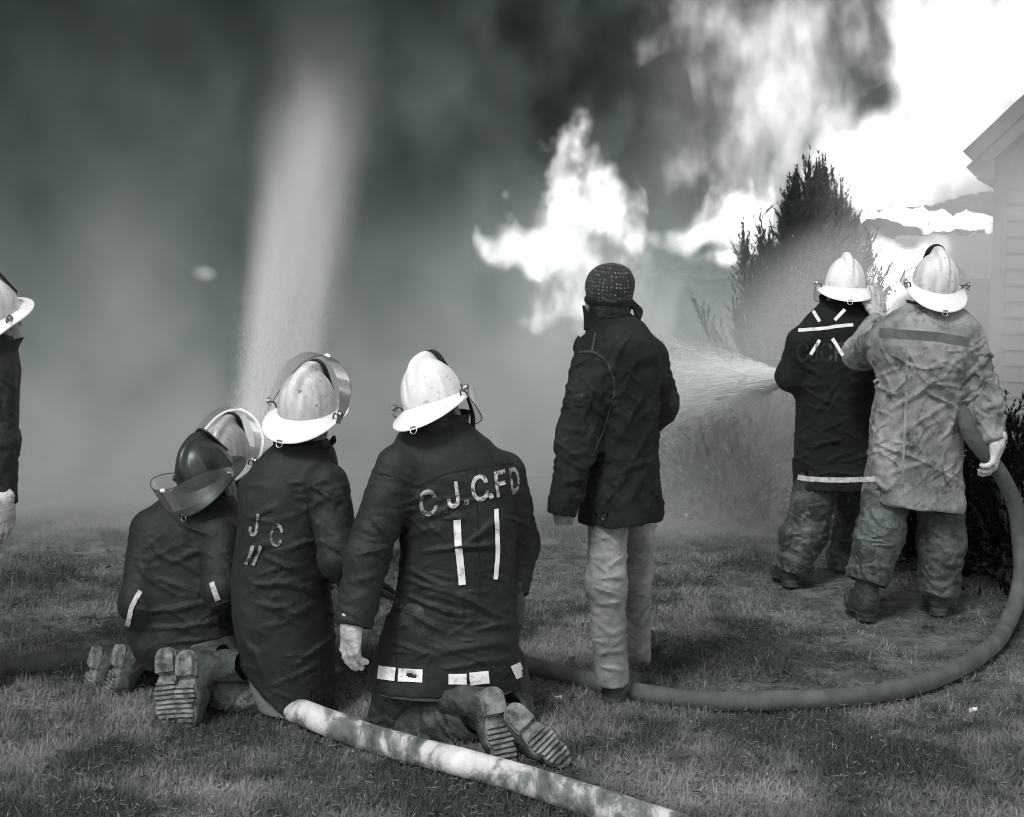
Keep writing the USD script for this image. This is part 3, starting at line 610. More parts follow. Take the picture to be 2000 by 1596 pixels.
# ---------------------------------------------------------------- hoses
def gpts(px, r): return [G(a, b, r) for a, b in px]
hp = gpts([(1330, 1622), (1240, 1592), (1150, 1563), (1000, 1516), (870, 1481), (780, 1458), (705, 1434), (640, 1411), (600, 1395), (560, 1380), (520, 1366), (490, 1352)], .045)
T = Thing('fire_hose', hp[5] * [1, 1, 0], 'thick pale hose streaked with mud running across the foreground to the lower edge', 'hose', 'fire hoses on the grass')
T.part('hose_jacket', tube(hp, .049, 28, .02, .94, 3, .10), M['hose_pale'], smooth=True)
hd = gpts([(930, 1272), (1040, 1302), (1150, 1330), (1240, 1352), (1400, 1370), (1600, 1366), (1740, 1350), (1850, 1316), (1935, 1264)], .036)
hd += [W(1978, 1195, 6.28), W(1996, 1100, 6.42), W(1988, 1010, 6.46), W(1948, 915, 6.42), W(1890, 838, 6.40), W(1868, 790, 6.62), W(1850, 772, 6.95), W(1770, 765, 7.3), W(1640, 752, 7.48), W(1560, 742, 7.45)]
T = Thing('fire_hose', hd[4] * [1, 1, 0], 'grey hose curving from behind the jeans man up into the hands of the pale-coated firefighter', 'hose', 'fire hoses on the grass')
b = T.part('hose_jacket', tube(hd, .037, 22, .025, 1., 5, .05), M['hose_dark'], smooth=True)
T.part('nozzle', tube([hd[-1] + [.02, 0, 0], W(1548, 741, 7.44), W(1538, 740, 7.42), W(1532, 739, 7.41)], [.042, .04, .028, .034], 18, .02), M['metal'])
hl = gpts([(-90, 1322), (0, 1306), (90, 1294), (170, 1283), (240, 1272), (330, 1262), (420, 1255)], .034)
T = Thing('fire_hose', hl[2] * [1, 1, 0], 'dark hose lying in the grass at the left edge behind the crouching firefighter', 'hose', 'fire hoses on the grass')
T.part('hose_jacket', tube(hl, .035, 18, .03, 1., 7, .06), M['hose_dark'], smooth=True)
# ---------------------------------------------------------------- people
FIRE = 'firefighters watching the blaze'
CROUCH = None
# 1: far left, cut by the frame
T = Thing('person', G(-30, 1255), 'firefighter in dark coat and white helmet cut off by the left edge', 'person')
Yp = 5.3
R1 = rot(34, 24, 6); hc = W(-22, 614, Yp)
st = [(655, -45, 22, Yp, .07), (690, -75, 30, Yp, .12), (720, -95, 32, Yp, .15), (800, -105, 30, Yp, .16), (900, -120, 24, Yp, .17), (980, -130, 4, Yp, .18), (1030, -135, -6, Yp, .18)]
arms = [[(W(-8, 735, 5.22), .075), (W(-2, 865, 5.17), .07), (W(6, 985, 5.14), .052)], [(W(-75, 740, 5.5), .075), (W(-95, 860, 5.55), .065), (W(-60, 960, 5.6), .05)]]
legs = [[W(-88, 985, 5.25), W(-92, 1120, 5.3), W(-100, 1220, 5.32)], [W(-135, 985, 5.4), W(-145, 1120, 5.5), W(-150, 1215, 5.52)]]
body(T, hc - R1 @ np.array([0, 0, .035]), R1, W(-12, 690, Yp), st, [[q for q, r in a] for a in arms], legs)
C = Coat(st, arms).drape(.008, 6, 1); T.part('coat', C.F.mesh(), M['coat'])
T.part('collar', collar_mesh(W(-10, 700, Yp), .085, .085, .07, .03, rot(60, 0, 0), 60, seed=3), M['coat'])
for l_ in legs: pant_leg(T, l_[0], l_[1], l_[2], .1, .09, .085, 'trouser', 3)
for l_ in legs: boot_parts(T, l_[2] * [1, 1, 0] + [0, 0, .112], (.8, .6, 0), (0, 0, -1), bars=False, mt='boot_dark', smt='boot_dark')
helmet(T, hc, R1, 'sooty')
T.part('hair', hair_mesh(hc - R1 @ np.array([0, 0, .035]), R1), M['hair'])
T.part('glove', hand_mesh(W(9, 990, 5.13), W(14, 1060, 5.2) - W(9, 990, 5.13), (1, -.5, 0), 1, (25, 30, 35, 40), 20), M['glove'])
T.part('glove', hand_mesh(W(-60, 965, 5.6), (.2, .3, -1), (-1, 0, 0), -1), M['glove'])
# 2: black helmet, crouching
T = Thing('person', G(350, 1345), 'crouching firefighter in black helmet with pushed-back face shield, leftmost of the kneeling group', 'person')
Yp = 5.45
R2 = rot(28, 24, -10); hc = W(404, 930, Yp - .02)
st = [(948, 350, 440, Yp, .07), (965, 325, 455, Yp, .11), (990, 296, 464, Yp, .14), (1040, 266, 470, Yp, .165), (1110, 254, 470, Yp, .18), (1190, 250, 476, Yp, .20), (1245, 254, 480, Yp, .21), (1288, 275, 478, Yp, .19)]
arms = [[(W(292, 1035, 5.40), .075), (W(272, 1180, 5.30), .072), (W(330, 1215, 5.62), .055)], [(W(430, 1045, 5.34), .075), (W(432, 1150, 5.22), .07), (W(492, 1185, 5.5), .055)]]
legs = [[W(315, 1235, 5.42), W(450, 1325, 5.72), W(262, 1318, 5.45)], [W(395, 1235, 5.42), W(520, 1310, 5.75), W(300, 1310, 5.55)]]
body(T, hc - R2 @ np.array([0, 0, .035]), R2, W(385, 985, Yp), st, [[q for q, r in a] for a in arms], legs)
C = Coat(st, arms, hollow=.04).drape(.006, 5.5, 12, (1, 1, .8), ring=.004); C.F.creases([(285, 1055, 345, 1105), (330, 1105, 400, 1070), (268, 1192, 400, 1178), (285, 1232, 462, 1208), (325, 1258, 470, 1238), (300, 1130, 372, 1150), (350, 1020, 420, 1050), (265, 1100, 300, 1140)], 5.5); C.F.crumple((255, 1040, 470, 1280), 34, 5.5, 1); T.part('coat', C.F.mesh(), M['coat'])
T.part('collar', collar_mesh(W(388, 985, Yp), .085, .085, .06, .02, rot(30, 15, 0), 60, seed=5), M['coat'])
T.part('cuff_tape', strip(C.F, [(274, 1155), (258, 1185), (250, 1222)], 9), M['tape_dull']); T.part('cuff_tape', strip(C.F, [(414, 1138), (420, 1155), (426, 1172)], 10), M['tape_dull'])
T.part('trouser_seat', put((trimesh.creation.icosphere(3, .15).vertices * [1.0, .8, .55] + .012 * (noise(trimesh.creation.icosphere(3, .15).vertices * 14, 4)[:, None] - .5), trimesh.creation.icosphere(3, .15).faces), np.eye(3), W(405, 1265, 5.35)), M['trouser'])
pant_leg(T, legs[0][0], legs[0][1], legs[0][1] * .98 + [0, 0, .01], .115, .09, .08, 'trouser', 3); pant_leg(T, legs[0][1], legs[0][1] * .5 + legs[0][2] * .5, legs[0][2], .09, .085, .075, 'trouser', 4)
pant_leg(T, legs[1][0], legs[1][1], legs[1][1] * .98 + [0, 0, .01], .115, .09, .08, 'trouser', 5); pant_leg(T, legs[1][1], legs[1][1] * .5 + legs[1][2] * .5, legs[1][2], .09, .085, .075, 'trouser', 6)
boot_parts(T, W(268, 1296, 5.38), W(245, 1352, 5.36) - W(262, 1286, 5.38), (-.85, -.5, .1), shaft_dir=(.9, .35, .15), mt='boot_dark', shaft=.14, bars=True, sc=.88)
boot_parts(T, W(222, 1300, 5.50), W(198, 1352, 5.48) - W(216, 1288, 5.5), (-.85, -.5, .1), shaft_dir=(.9, .35, .15), mt='boot_dark', shaft=.14, bars=True, sc=.88)
helmet(T, hc, R2, 'black_helmet', 'black_helmet', raise_deg=186, visor='visor', visor_len=.10)
T.part('hair', hair_mesh(hc - R2 @ np.array([0, 0, .035]), R2), M['hair'])
T.part('glove', hand_mesh(W(332, 1217, 5.64), (.5, .8, -.2), (-.3, -.3, 1), 1), M['glove_dark']); T.part('glove', hand_mesh(W(495, 1186, 5.52), (.5, .8, -.2), (-.3, -.3, 1), -1), M['glove_dark'])
# 3: hidden behind 2, grey-white helmet with white-edged visor
T = Thing('person', G(470, 1300), 'firefighter mostly hidden behind the black-helmeted one, white rim on raised visor', 'person')
Yp = 5.95
R3 = rot(16, 14, 8); hc = W(438, 890, Yp)
st = [(915, 415, 475, Yp, .07), (945, 390, 495, Yp, .11), (1000, 372, 505, Yp, .15), (1100, 368, 508, Yp, .17), (1200, 362, 512, Yp, .19), (1290, 365, 512, Yp, .19)]
arms = [[(W(388, 985, 5.95), .07), (W(375, 1090, 6.0), .065), (W(430, 1110, 6.3), .05)], [(W(488, 985, 5.95), .07), (W(495, 1090, 6.0), .065), (W(500, 1110, 6.3), .05)]]
legs = [[W(400, 1200, 5.95), W(410, 1290, 6.35), W(400, 1290, 6.0)], [W(480, 1200, 5.95), W(500, 1290, 6.35), W(480, 1290, 6.0)]]
body(T, hc - R3 @ np.array([0, 0, .035]), R3, W(445, 945, Yp), st, [[q for q, r in a] for a in arms], legs)
C = Coat(st, arms, h=.011, hollow=.04).drape(.008, 6, 31); T.part('coat', C.F.mesh(), M['coat'])
for l_ in legs: pant_leg(T, l_[0], l_[1], l_[2], .1, .085, .075, 'trouser', 3)
helmet(T, hc, R3, 'grey_helmet', 'grey_helmet', raise_deg=62, visor='visor', trim=True, visor_len=.10)
for a in arms: T.part('glove', hand_mesh(a[2][0], (.3, .9, 0), (0, 0, 1), 1), M['glove'])
# 4: kneeling, turned to the right
T = Thing('person', G(600, 1395), 'kneeling firefighter with raised clear visor and faded J C on back', 'person')
Yp = 5.17
R4 = rot(24, 13, 7); hc = W(600, 799, Yp)
st = [(858, 548, 640, Yp, .08), (880, 520, 652, Yp, .115), (915, 490, 660, Yp, .145), (980, 466, 655, Yp, .165), (1050, 462, 648, Yp, .17), (1130, 453, 646, Yp, .175), (1200, 455, 650, Yp, .185), (1270, 466, 655, Yp, .19), (1330, 476, 655, Yp, .19), (1375, 492, 654, Yp, .185)]
arms = [[(W(640, 945, 5.02), .078), (W(662, 1090, 4.94), .07), (W(705, 1150, 5.22), .056)], [(W(500, 960, 5.3), .075), (W(520, 1080, 5.42), .065), (W(590, 1130, 5.62), .05)]]
legs = [[W(575, 1200, 5.2), W(588, 1378, 5.2), W(418, 1342, 5.14)], [W(550, 1200, 5.3), W(575, 1362, 5.4), W(400, 1330, 5.26)]]
body(T, hc - R4 @ np.array([0, 0, .035]), R4, W(598, 880, Yp), st, [[q for q, r in a] for a in arms], legs)
C = Coat(st, arms, tx=.95).drape(.005, 6, 41, (1, 1, .9), ring=.004); C.F.creases([(505, 1118, 600, 1106), (500, 1138, 640, 1152), (515, 1088, 600, 1128), (580, 1295, 660, 1238), (478, 1250, 525, 1335), (620, 958, 668, 985), (636, 1062, 682, 1086), (585, 962, 642, 930), (500, 1180, 600, 1200), (490, 1010, 545, 985), (540, 1330, 640, 1300), (470, 1090, 520, 1060)], 5.25); C.F.crumple((465, 940, 680, 1370), 48, 5.25, 2); T.part('coat', C.F.mesh(), M['coat'])
T.part('collar', collar_mesh(W(594, 888, Yp), .088, .085, .055, .03, rot(35, 0, 5), 60, seed=8, wav=.012), M['coat'])
k = 42 / .08
for ch, x0, y0 in (('J', 484, 1044), ('C', 524, 1064)):
    T.part('painted_letter', letter(C.F, ch, .08, lambda x, y, x0=x0, y0=y0: (x0 + x * k * .62 + y * k * .1, y0 - y * k + x * k * .1)), M['paint_faint'], smooth=False, label=f'faded letter {ch}')
for a, b_ in (((496, 1066), (482, 1102)), ((510, 1066), (496, 1104))): T.part('painted_bar', strip(C.F, [a, b_], 6, n=10), M['paint_faint'])
for l_, sd in zip(legs, (1, 2)):
    pant_leg(T, l_[0], l_[0] * .5 + l_[1] * .5, l_[1], .11, .10, .09, 'trouser_mud', sd); pant_leg(T, l_[1], l_[1] * .5 + l_[2] * .5, l_[2], .088, .08, .07, 'trouser_mud', sd + 5, .009)
boot_parts(T, W(396, 1312, 5.08), W(384, 1425, 4.99) - W(388, 1300, 5.07), (-.42, -.9, .06), shaft_dir=(1, .12, .05), shaft=.17)
boot_parts(T, W(350, 1308, 5.14), W(349, 1420, 5.04) - W(348, 1296, 5.13), (-.25, -.95, .08), shaft_dir=(1, .35, .05), shaft=.17)
helmet(T, hc, R4, 'sooty', raise_deg=66, visor='visor', visor_len=.10)
T.part('hair', hair_mesh(hc - R4 @ np.array([0, 0, .035]), R4), M['hair'])
for a in arms: T.part('glove', hand_mesh(a[2][0], (.5, .85, -.1), (-.2, 0, 1), 1), M['glove_dark'])
# 5: kneeling in the middle, number 11
T = Thing('person', G(880, 1450), 'kneeling firefighter with large number 11 on his long dark coat', 'person')
Yp = 4.93
R5 = rot(24, 6, -17); hc = W(847, 782, Yp)
st = [(818, 798, 908, Yp, .075), (840, 783, 932, Yp, .10), (870, 766, 965, Yp, .125), (905, 754, 992, Yp, .145), (950, 756, 1004, Yp, .155), (1050, 780, 1008, Yp, .155), (1150, 772, 1008, Yp, .16), (1250, 738, 1016, Yp, .18), (1342, 708, 1024, Yp, .195)]
arms = [[(W(776, 915, 4.84), .08), (W(716, 1088, 4.78), .078), (W(690, 1222, 4.70), .063)], [(W(985, 925, 4.98), .078), (W(1014, 1060, 5.06), .072), (W(1002, 1160, 4.98), .055)]]
legs = [[W(835, 1190, 4.9), W(765, 1428, 4.98), W(925, 1392, 4.80)], [W(930, 1190, 4.95), W(990, 1385, 5.12), W(985, 1392, 4.86)]]
body(T, hc - R5 @ np.array([0, 0, .035]), R5, W(860, 845, Yp), st, [[q for q, r in a] for a in arms], legs)
C = Coat(st, arms, h=.008, ty=.1).drape(.005, 5.5, 52, (1, 1, 1.2), ring=.005); C.F.creases([(772, 990, 865, 955), (815, 1015, 905, 985), (895, 1072, 985, 1010), (825, 1080, 985, 1058), (785, 1108, 885, 1152), (782, 1132, 935, 1172), (798, 1168, 905, 1202), (830, 1158, 965, 1188), (752, 1210, 805, 1158), (900, 1165, 1003, 1218), (738, 1245, 855, 1280), (858, 1275, 1003, 1252), (880, 1302, 1012, 1284), (925, 1232, 1008, 1212), (770, 1185, 870, 1235), (730, 1010, 760, 1050), (700, 1080, 765, 1060), (680, 1140, 740, 1120)], 5.0); C.F.crumple((720, 940, 1040, 1320), 60, 5.0, 3); T.part('coat', C.F.mesh(), M['coat'])
T.part('collar', collar_mesh(W(862, 848, Yp), .098, .09, .075, .02, rot(-18, -8, -4), 55, seed=11, wav=.012, lean=.01), M['coat'])
T.part('collar_flap', collar_mesh(W(848, 880, Yp), .13, .10, .05, -.03, rot(-25, 0, -14), 120, seed=12, wav=.014), M['coat'])
k = 47 / .08
for ch, x0, y0, w, mt in (('C', 819, 1010, .8, 'paint_faint'), ('.', 861, 1003, .9, 'paint_ghost'), ('J', 872, 993, .8, 'paint'), ('.', 902, 986, .9, 'paint_faint'), ('C', 920, 981, .78, 'paint'), ('.', 950, 974, .9, 'paint'), ('F', 966, 971, .68, 'paint'), ('D', 997, 965, .42, 'paint_faint')):
    T.part('painted_letter' if ch != '.' else 'painted_dot', letter(C.F, ch, .08, lambda x, y, x0=x0, y0=y0, w=w: (x0 + x * k * w - y * k * .12, y0 - y * k - x * k * .16)), M[mt], smooth=False, label=f'letter {ch}' if ch != '.' else None)
for pts in ([(812, 952), (868, 926), (935, 912), (1004, 904)], [(929, 916), (933, 1000), (936, 1100), (938, 1195)], [(742, 926), (782, 934), (800, 962), (806, 1015)], [(772, 1235), (774, 1300)]): T.part('coat_seam', strip(C.F, pts, 3.0, -.001, n=40), M['stitch'])
T.part('number_bar', strip(C.F, [(893, 1014), (894, 1050), (898, 1090), (903, 1142)], 14), M['tape']); T.part('number_bar', strip(C.F, [(968, 994), (970, 1040), (971, 1080), (967, 1130)], 8.5), M['tape'])
for a, b_, w in (((740, 1313), (773, 1317), 26), ((779, 1318), (826, 1320), 26), ((876, 1326), (911, 1326), 20), ((917, 1326), (954, 1322), 24), ((1001, 1314), (1019, 1306), 28)): T.part('hem_tape', strip(C.F, [a, b_], w, n=10), M['tape'])
pant_leg(T, legs[0][0], legs[0][0] * .4 + legs[0][1] * .6, legs[0][1], .12, .105, .10, 'trouser', 1); pant_leg(T, legs[0][1], legs[0][1] * .5 + legs[0][2] * .5, legs[0][2], .098, .095, .085, 'trouser_mud', 2, .008, 14)
pant_leg(T, legs[1][0], legs[1][0] * .4 + legs[1][1] * .6, legs[1][1], .12, .105, .10, 'trouser', 3); pant_leg(T, legs[1][1], legs[1][1] * .5 + legs[1][2] * .5, legs[1][2], .098, .09, .08, 'trouser_mud', 4, .008, 14)
boot_parts(T, W(948, 1388, 4.72), W(968, 1492, 4.63) - W(942, 1362, 4.70), (.38, -.9, .22), shaft_dir=(-.9, .5, .12), shaft=.16)
boot_parts(T, W(1018, 1428, 4.68), W(1108, 1514, 4.56) - W(1004, 1412, 4.66), (.18, -.85, .5), shaft_dir=(-.75, .65, .1), shaft=.17)
helmet(T, hc, R5, 'white', 'white', raise_deg=-14, visor='visor', strap=[(.112, .03, .0), (.112, .04, -.05), (.105, .05, -.09), (.07, .075, -.15)])
T.part('hair', hair_mesh(hc - R5 @ np.array([0, 0, .035]), R5, -.07), M['hair'])
T.part('glove', hand_mesh(W(686, 1226, 4.69), W(684, 1300, 4.70) - W(686, 1226, 4.69), (-.75, -.65, .1), 1, (34, 44, 50, 55), 40), M['glove'])
T.part('glove', hand_mesh(W(1005, 1165, 4.96), W(1012, 1240, 4.94) - W(1005, 1165, 4.96), (.9, -.3, 0), -1, (40, 45, 50, 55), 20), M['glove_dark'])
# 6: standing in the middle in a dotted cap
T = Thing('person', G(1210, 1395), 'standing man in dotted cap, dark canvas jacket and pale jeans', 'person')
Yp = 5.25
R6 = rot(-8, 4, 3); hc = W(1189, 572, Yp)
st = [(612, 1158, 1232, Yp, .07), (632, 1148, 1256, Yp, .105), (660, 1138, 1276, Yp, .13), (700, 1136, 1286, Yp, .145), (760, 1150, 1286, Yp, .15), (850, 1152, 1283, Yp, .15), (950, 1137, 1291, Yp, .165), (1012, 1128, 1298, Yp, .175)]
arms = [[(W(1162, 700, 5.17), .078), (W(1128, 860, 5.10), .075), (W(1097, 1006, 5.05), .054)], [(W(1266, 705, 5.3), .078), (W(1287, 790, 5.36), .07), (W(1235, 868, 5.52), .055)]]
legs = [[W(1190, 960, 5.2), W(1184, 1140, 5.16), W(1196, 1334, 5.20)], [W(1248, 960, 5.36), W(1243, 1110, 5.5), W(1247, 1288, 5.80)]]
def fist6(F):
    w = W(1100, 978, 5.06)
    F.cone(w, w + [0, .01, -.05], .03, .032, .02)
    for q in range(4): F.cone(w + [-.028 + q * .018, -.02 + .01 * q, -.045], w + [-.022 + q * .017, .0, -.085], .010, .009, .006)
    F.cone(w + [.028, .0, -.03], w + [.03, -.02, -.07], .012, .010, .008)
body(T, hc - R6 @ np.array([0, 0, .02]), R6, W(1192, 640, Yp), st, [[q for q, r in a] for a in arms], legs, hands=(fist6,), h=.007)
C = Coat(st, arms, h=.008, tx=-.09).drape(.010, 5.5, 64, (1.1, 1, .8), ring=.008, freq=13); C.F.creases([(1250, 700, 1200, 800), (1262, 760, 1186, 900), (1272, 830, 1208, 952), (1232, 652, 1190, 725), (1278, 900, 1228, 985), (1182, 930, 1290, 900), (1160, 760, 1120, 850), (1172, 800, 1135, 900), (1150, 880, 1100, 900), (1145, 930, 1095, 945), (1180, 960, 1215, 1000), (1205, 740, 1275, 690)], 5.32, .012, 7.); C.F.crumple((1090, 680, 1295, 1000), 40, 5.32, 4, tilt=.8); T.part('jacket', C.F.mesh(), M['jacket'])
T.part('collar', collar_mesh(W(1190, 648, Yp), .098, .09, .075, .012, rot(-25, -6, 8), 40, seed=16, wav=.012), M['jacket'])
T.part('collar_flap', collar_mesh(W(1178, 668, Yp), .125, .11, .055, -.03, rot(-40, 0, -16), 130, seed=17, wav=.014), M['jacket'])
for pts, w in (([(1163, 652), (1156, 690)], 4), ([(1133, 688), (1160, 687), (1185, 705), (1198, 740), (1200, 775)], 4), ([(1197, 775), (1180, 835), (1155, 890)], 3)): T.part('jacket_seam', strip(C.F, pts, w, .0015), M['seam'])
for l_, sd, rr in ((legs[0], 71, (.082, .068, .063)), (legs[1], 75, (.08, .058, .053))): pant_leg(T, *l_, *rr, 'jeans', sd, .003, 8, name='jeans_leg', h=.007, strokes=[(1152, 1035, 1190, 1060), (1185, 1050, 1222, 1085), (1220, 1085, 1185, 1105), (1155, 1095, 1200, 1120), (1160, 1130, 1225, 1118), (1160, 1150, 1215, 1165), (1165, 1185, 1220, 1175), (1170, 1225, 1205, 1245), (1165, 1280, 1225, 1268), (1172, 1305, 1220, 1312), (1235, 1080, 1262, 1092), (1232, 1120, 1262, 1112), (1236, 1160, 1260, 1170), (1238, 1230, 1262, 1222), (1150, 1010, 1180, 1020)], crump=14)
boot_parts(T, (W(1204, 1352, 5.2) + [0, .02, 0]) * [1, 1, 0] + [0, 0, .10], (.5, .85, 0), (0, 0, -1), bars=False, mt='boot_dark', smt='boot_dark', shaft=.02, sc=.86); boot_parts(T, legs[1][2] * [1, 1, 0] + [0, 0, .112], (.35, .9, 0), (0, 0, -1), bars=False, mt='boot_dark', smt='boot_dark', shaft=.03, sc=.88)
CF = Field(hc - .17, hc + .19, .005); CF.ell(hc + R6 @ np.array([0, -.006, .012]), R6, (.088, .108, .090), .02); CF.ell(hc + R6 @ np.array([.012, .01, .045]), R6, (.080, .10, .062), .03)
x, y, z = CF.xyz((slice(None),) * 3); lz = R6[0, 2] * (x - hc[0]) + R6[1, 2] * (y - hc[1]) + R6[2, 2] * (z - hc[2])
CF.d = np.maximum(CF.d, -.034 - lz); CF.folds(.004, 12, 66); v, f = CF.mesh(); q = (v - hc) @ R6; az = np.arctan2(q[:, 0], -q[:, 1])
v, f, nn = meshkit.arrays((v, f), True); pr = usdkit.mesh(stage, T.path + '/cap', (v - T.loc, f), M['dots'], uv=np.stack([az * .092, q[:, 2] * 1.05], 1)); pr.CreateNormalsAttr(nn.astype(np.float32)); pr.SetNormalsInterpolation('vertex')
T.part('cap_band', (lambda a: tube(a, .0095, 10, .02, 1.6))([hc + R6 @ np.array([.086 * math.sin(t), .106 * math.cos(t) - .006, -.030]) for t in np.linspace(0, 2 * math.pi, 40)]), M['jacket'], T.path + '/cap')
u, w_ = np.meshgrid(np.linspace(-1, 1, 15), np.linspace(0, 1, 7), indexing='ij')
bl = np.stack([.080 + .058 * w_ * np.sqrt(np.clip(1 - .8 * u ** 2, 0, 1)), .03 + u * .075, -.012 - .05 * w_ - .028 * u ** 2 + .02 * w_ * u], -1).reshape(-1, 3); fq = q2t(grid_faces(15, 7, False)); bv = np.vstack([bl, bl + [.002, 0, .006]])
T.part('cap_brim', put((bv, np.vstack([fq[:, ::-1], fq + len(bl)])), R6, hc), M['jacket'], T.path + '/cap', smooth=50)
T.part('hair', hair_mesh(hc - R6 @ np.array([0, 0, .02]), R6, -.095), M['hair'])
# 7: nozzleman
T = Thing('person', G(1610, 1150), 'firefighter in dark coat with white starburst stripes on back, aiming the hose', 'person')
Yp = 7.22
R7 = rot(4, 2, 3); hc = W(1650, 560, Yp)
st = [(586, 1606, 1690, Yp, .09), (606, 1588, 1710, Yp, .12), (632, 1566, 1730, Yp, .145), (670, 1552, 1738, Yp, .155), (750, 1554, 1728, Yp, .155), (850, 1553, 1722, Yp, .16), (950, 1549, 1718, Yp, .17)]
arms = [[(W(1570, 668, 7.16), .085), (W(1548, 735, 7.2), .08), (W(1585, 752, 7.45), .06)], [(W(1718, 668, 7.25), .08), (W(1728, 745, 7.35), .072), (W(1660, 757, 7.52), .055)]]
legs = [[W(1598, 930, 7.2), W(1574, 1040, 7.2), W(1541, 1118, 7.18)], [W(1675, 930, 7.3), W(1668, 1040, 7.5), W(1650, 1105, 7.55)]]
body(T, hc - R7 @ np.array([0, 0, .035]), R7, W(1648, 610, Yp), st, [[q for q, r in a] for a in arms], legs)
C = Coat(st, arms).drape(.008, 5.5, 81); C.F.creases([(1640, 900, 1710, 888), (1620, 922, 1695, 930), (1570, 872, 1640, 858), (1570, 760, 1640, 800), (1640, 740, 1590, 820), (1560, 700, 1600, 740)], 7.3, .012, 5.); C.F.crumple((1545, 660, 1720, 940), 40, 7.3, 5, .008, 3.5); T.part('coat', C.F.mesh(), M['coat_soft'])
T.part('collar', collar_mesh(W(1648, 616, Yp), .115, .10, .10, .005, rot(0, -4, -4), 40, seed=21, th=.012), M['coat_soft'])
for pts in ([(1588, 607), (1601, 628)], [(1632, 627), (1652, 606)], [(1559, 645), (1600, 642), (1668, 636)], [(1583, 693), (1601, 664)], [(1628, 662), (1649, 695)]): T.part('reflective_stripe', strip(C.F, pts, 6.5), M['tape'])
k = 36 / .1
for ch, x0 in (('C', 1553), ('J', 1578), ('C', 1600), ('F', 1628)): T.part('painted_letter', letter(C.F, ch, .1, lambda x, y, x0=x0: (x0 + x * k * .75, 706 - y * k)), M['paint_ghost'], smooth=False)
T.part('hem_band', strip(C.F, [(1558, 932), (1580, 936), (1640, 938), (1712, 936)], 10, n=30), M['tape_dull'])
for l_, sd in zip(legs, (83, 85)): pant_leg(T, *l_, .115, .105, .098, 'trouser_mud', sd, .006, 10, crump=26)
for l_ in legs: boot_parts(T, l_[2] * [1, 1, 0] + [0, 0, .112], (-.2, .95, 0), (0, 0, -1), bars=False, mt='boot_dark', smt='boot_dark', shaft=.16)
helmet(T, hc, R7, 'white', 'white', raise_deg=0, visor='visor', shield=False)
T.part('hair', hair_mesh(hc - R7 @ np.array([0, 0, .035]), R7, -.075), M['hair'])
T.part('glove', hand_mesh(W(1588, 752, 7.45), (.2, .3, -.2), (-.2, 0, 1), 1, (70, 75, 80, 85)), M['glove']); T.part('glove', hand_mesh(W(1660, 757, 7.52), (-.2, .3, -.3), (.2, 0, 1), -1, (70, 75, 80, 85)), M['glove'])
# 8: pale coat
T = Thing('person', G(1790, 1200), 'firefighter in stained pale coat with grey band, steadying his partner and the hose', 'person')
Yp = 6.6
R8 = rot(-2, 19, 3); hc = W(1826, 556, Yp)
st = [(594, 1776, 1862, Yp, .085), (612, 1742, 1888, Yp, .12), (638, 1714, 1908, Yp, .145), (680, 1704, 1908, Yp, .16), (760, 1714, 1888, Yp, .155), (850, 1700, 1880, Yp, .165), (930, 1690, 1879, Yp, .175), (982, 1682, 1881, Yp, .185)]
arms = [[(W(1736, 668, 6.6), .082), (W(1682, 690, 6.84), .080), (W(1714, 632, 7.06), .06)], [(W(1888, 672, 6.6), .082), (W(1926, 788, 6.52), .076), (W(1944, 866, 6.40), .056)]]
legs = [[W(1735, 950, 6.6), W(1718, 1045, 6.55), W(1692, 1138, 6.5)], [W(1838, 955, 6.65), W(1838, 1060, 6.62), W(1832, 1162, 6.6)]]
body(T, hc - R8 @ np.array([0, 0, .035]), R8, W(1822, 615, Yp), st, [[q for q, r in a] for a in arms], legs)
C = Coat(st, arms, h=.008, tx=.13).drape(.012, 6, 92, (1, 1, .7), ring=.010, freq=14, fine=.005); C.F.creases([(1722, 700, 1735, 790), (1735, 805, 1835, 738), (1722, 725, 1745, 782), (1800, 758, 1876, 802), (1788, 832, 1872, 780), (1838, 860, 1876, 800), (1715, 862, 1800, 902), (1730, 930, 1830, 900), (1745, 890, 1770, 960), (1830, 900, 1850, 965), (1870, 690, 1885, 760), (1900, 720, 1930, 760), (1915, 800, 1960, 790), (1700, 930, 1740, 960)], 6.75, .015, 5.5); C.F.crumple((1690, 680, 1960, 960), 70, 6.75, 6, .010, 3.5, .7); T.part('coat', C.F.mesh(), M['tan'])
T.part('collar', collar_mesh(W(1820, 612, Yp), .105, .095, .05, .02, rot(0, -6, 4), 50, seed=24), M['coat'])
T.part('back_band', strip(C.F, [(1717, 650), (1760, 653), (1830, 658), (1893, 669)], 19, n=40), M['tan_band'])
T.part('back_seam', strip(C.F, [(1772, 690), (1770, 780), (1765, 880), (1762, 960)], 5, .002), M['tan'])
for l_, sd in zip(legs, (93, 95)): pant_leg(T, *l_, .115, .105, .10, 'trouser_mud', sd, .007, 11, crump=30)
boot_parts(T, W(1690, 1160, 6.5) * [1, 1, 0] + [0, 0, .112], (-.15, .95, 0), (0, 0, -1), bars=False, mt='boot_dark', smt='boot_dark', shaft=.22); boot_parts(T, legs[1][2] * [1, 1, 0] + [0, 0, .112], (.1, .95, 0), (0, 0, -1), bars=False, mt='boot_dark', smt='boot_dark', shaft=.16)
helmet(T, hc, R8, 'sooty', 'white', raise_deg=22, visor='visor', visor_len=.09)
T.part('hair', hair_mesh(hc - R8 @ np.array([0, 0, .035]), R8, -.07), M['hair'])
T.part('glove', hand_mesh(W(1715, 625, 7.07), W(1718, 560, 7.12) - W(1715, 625, 7.07), (.5, -.8, .1), -1, (18, 22, 26, 30), 20, 1.05), M['glove'], label='pale glove on the shoulder of the man in front')
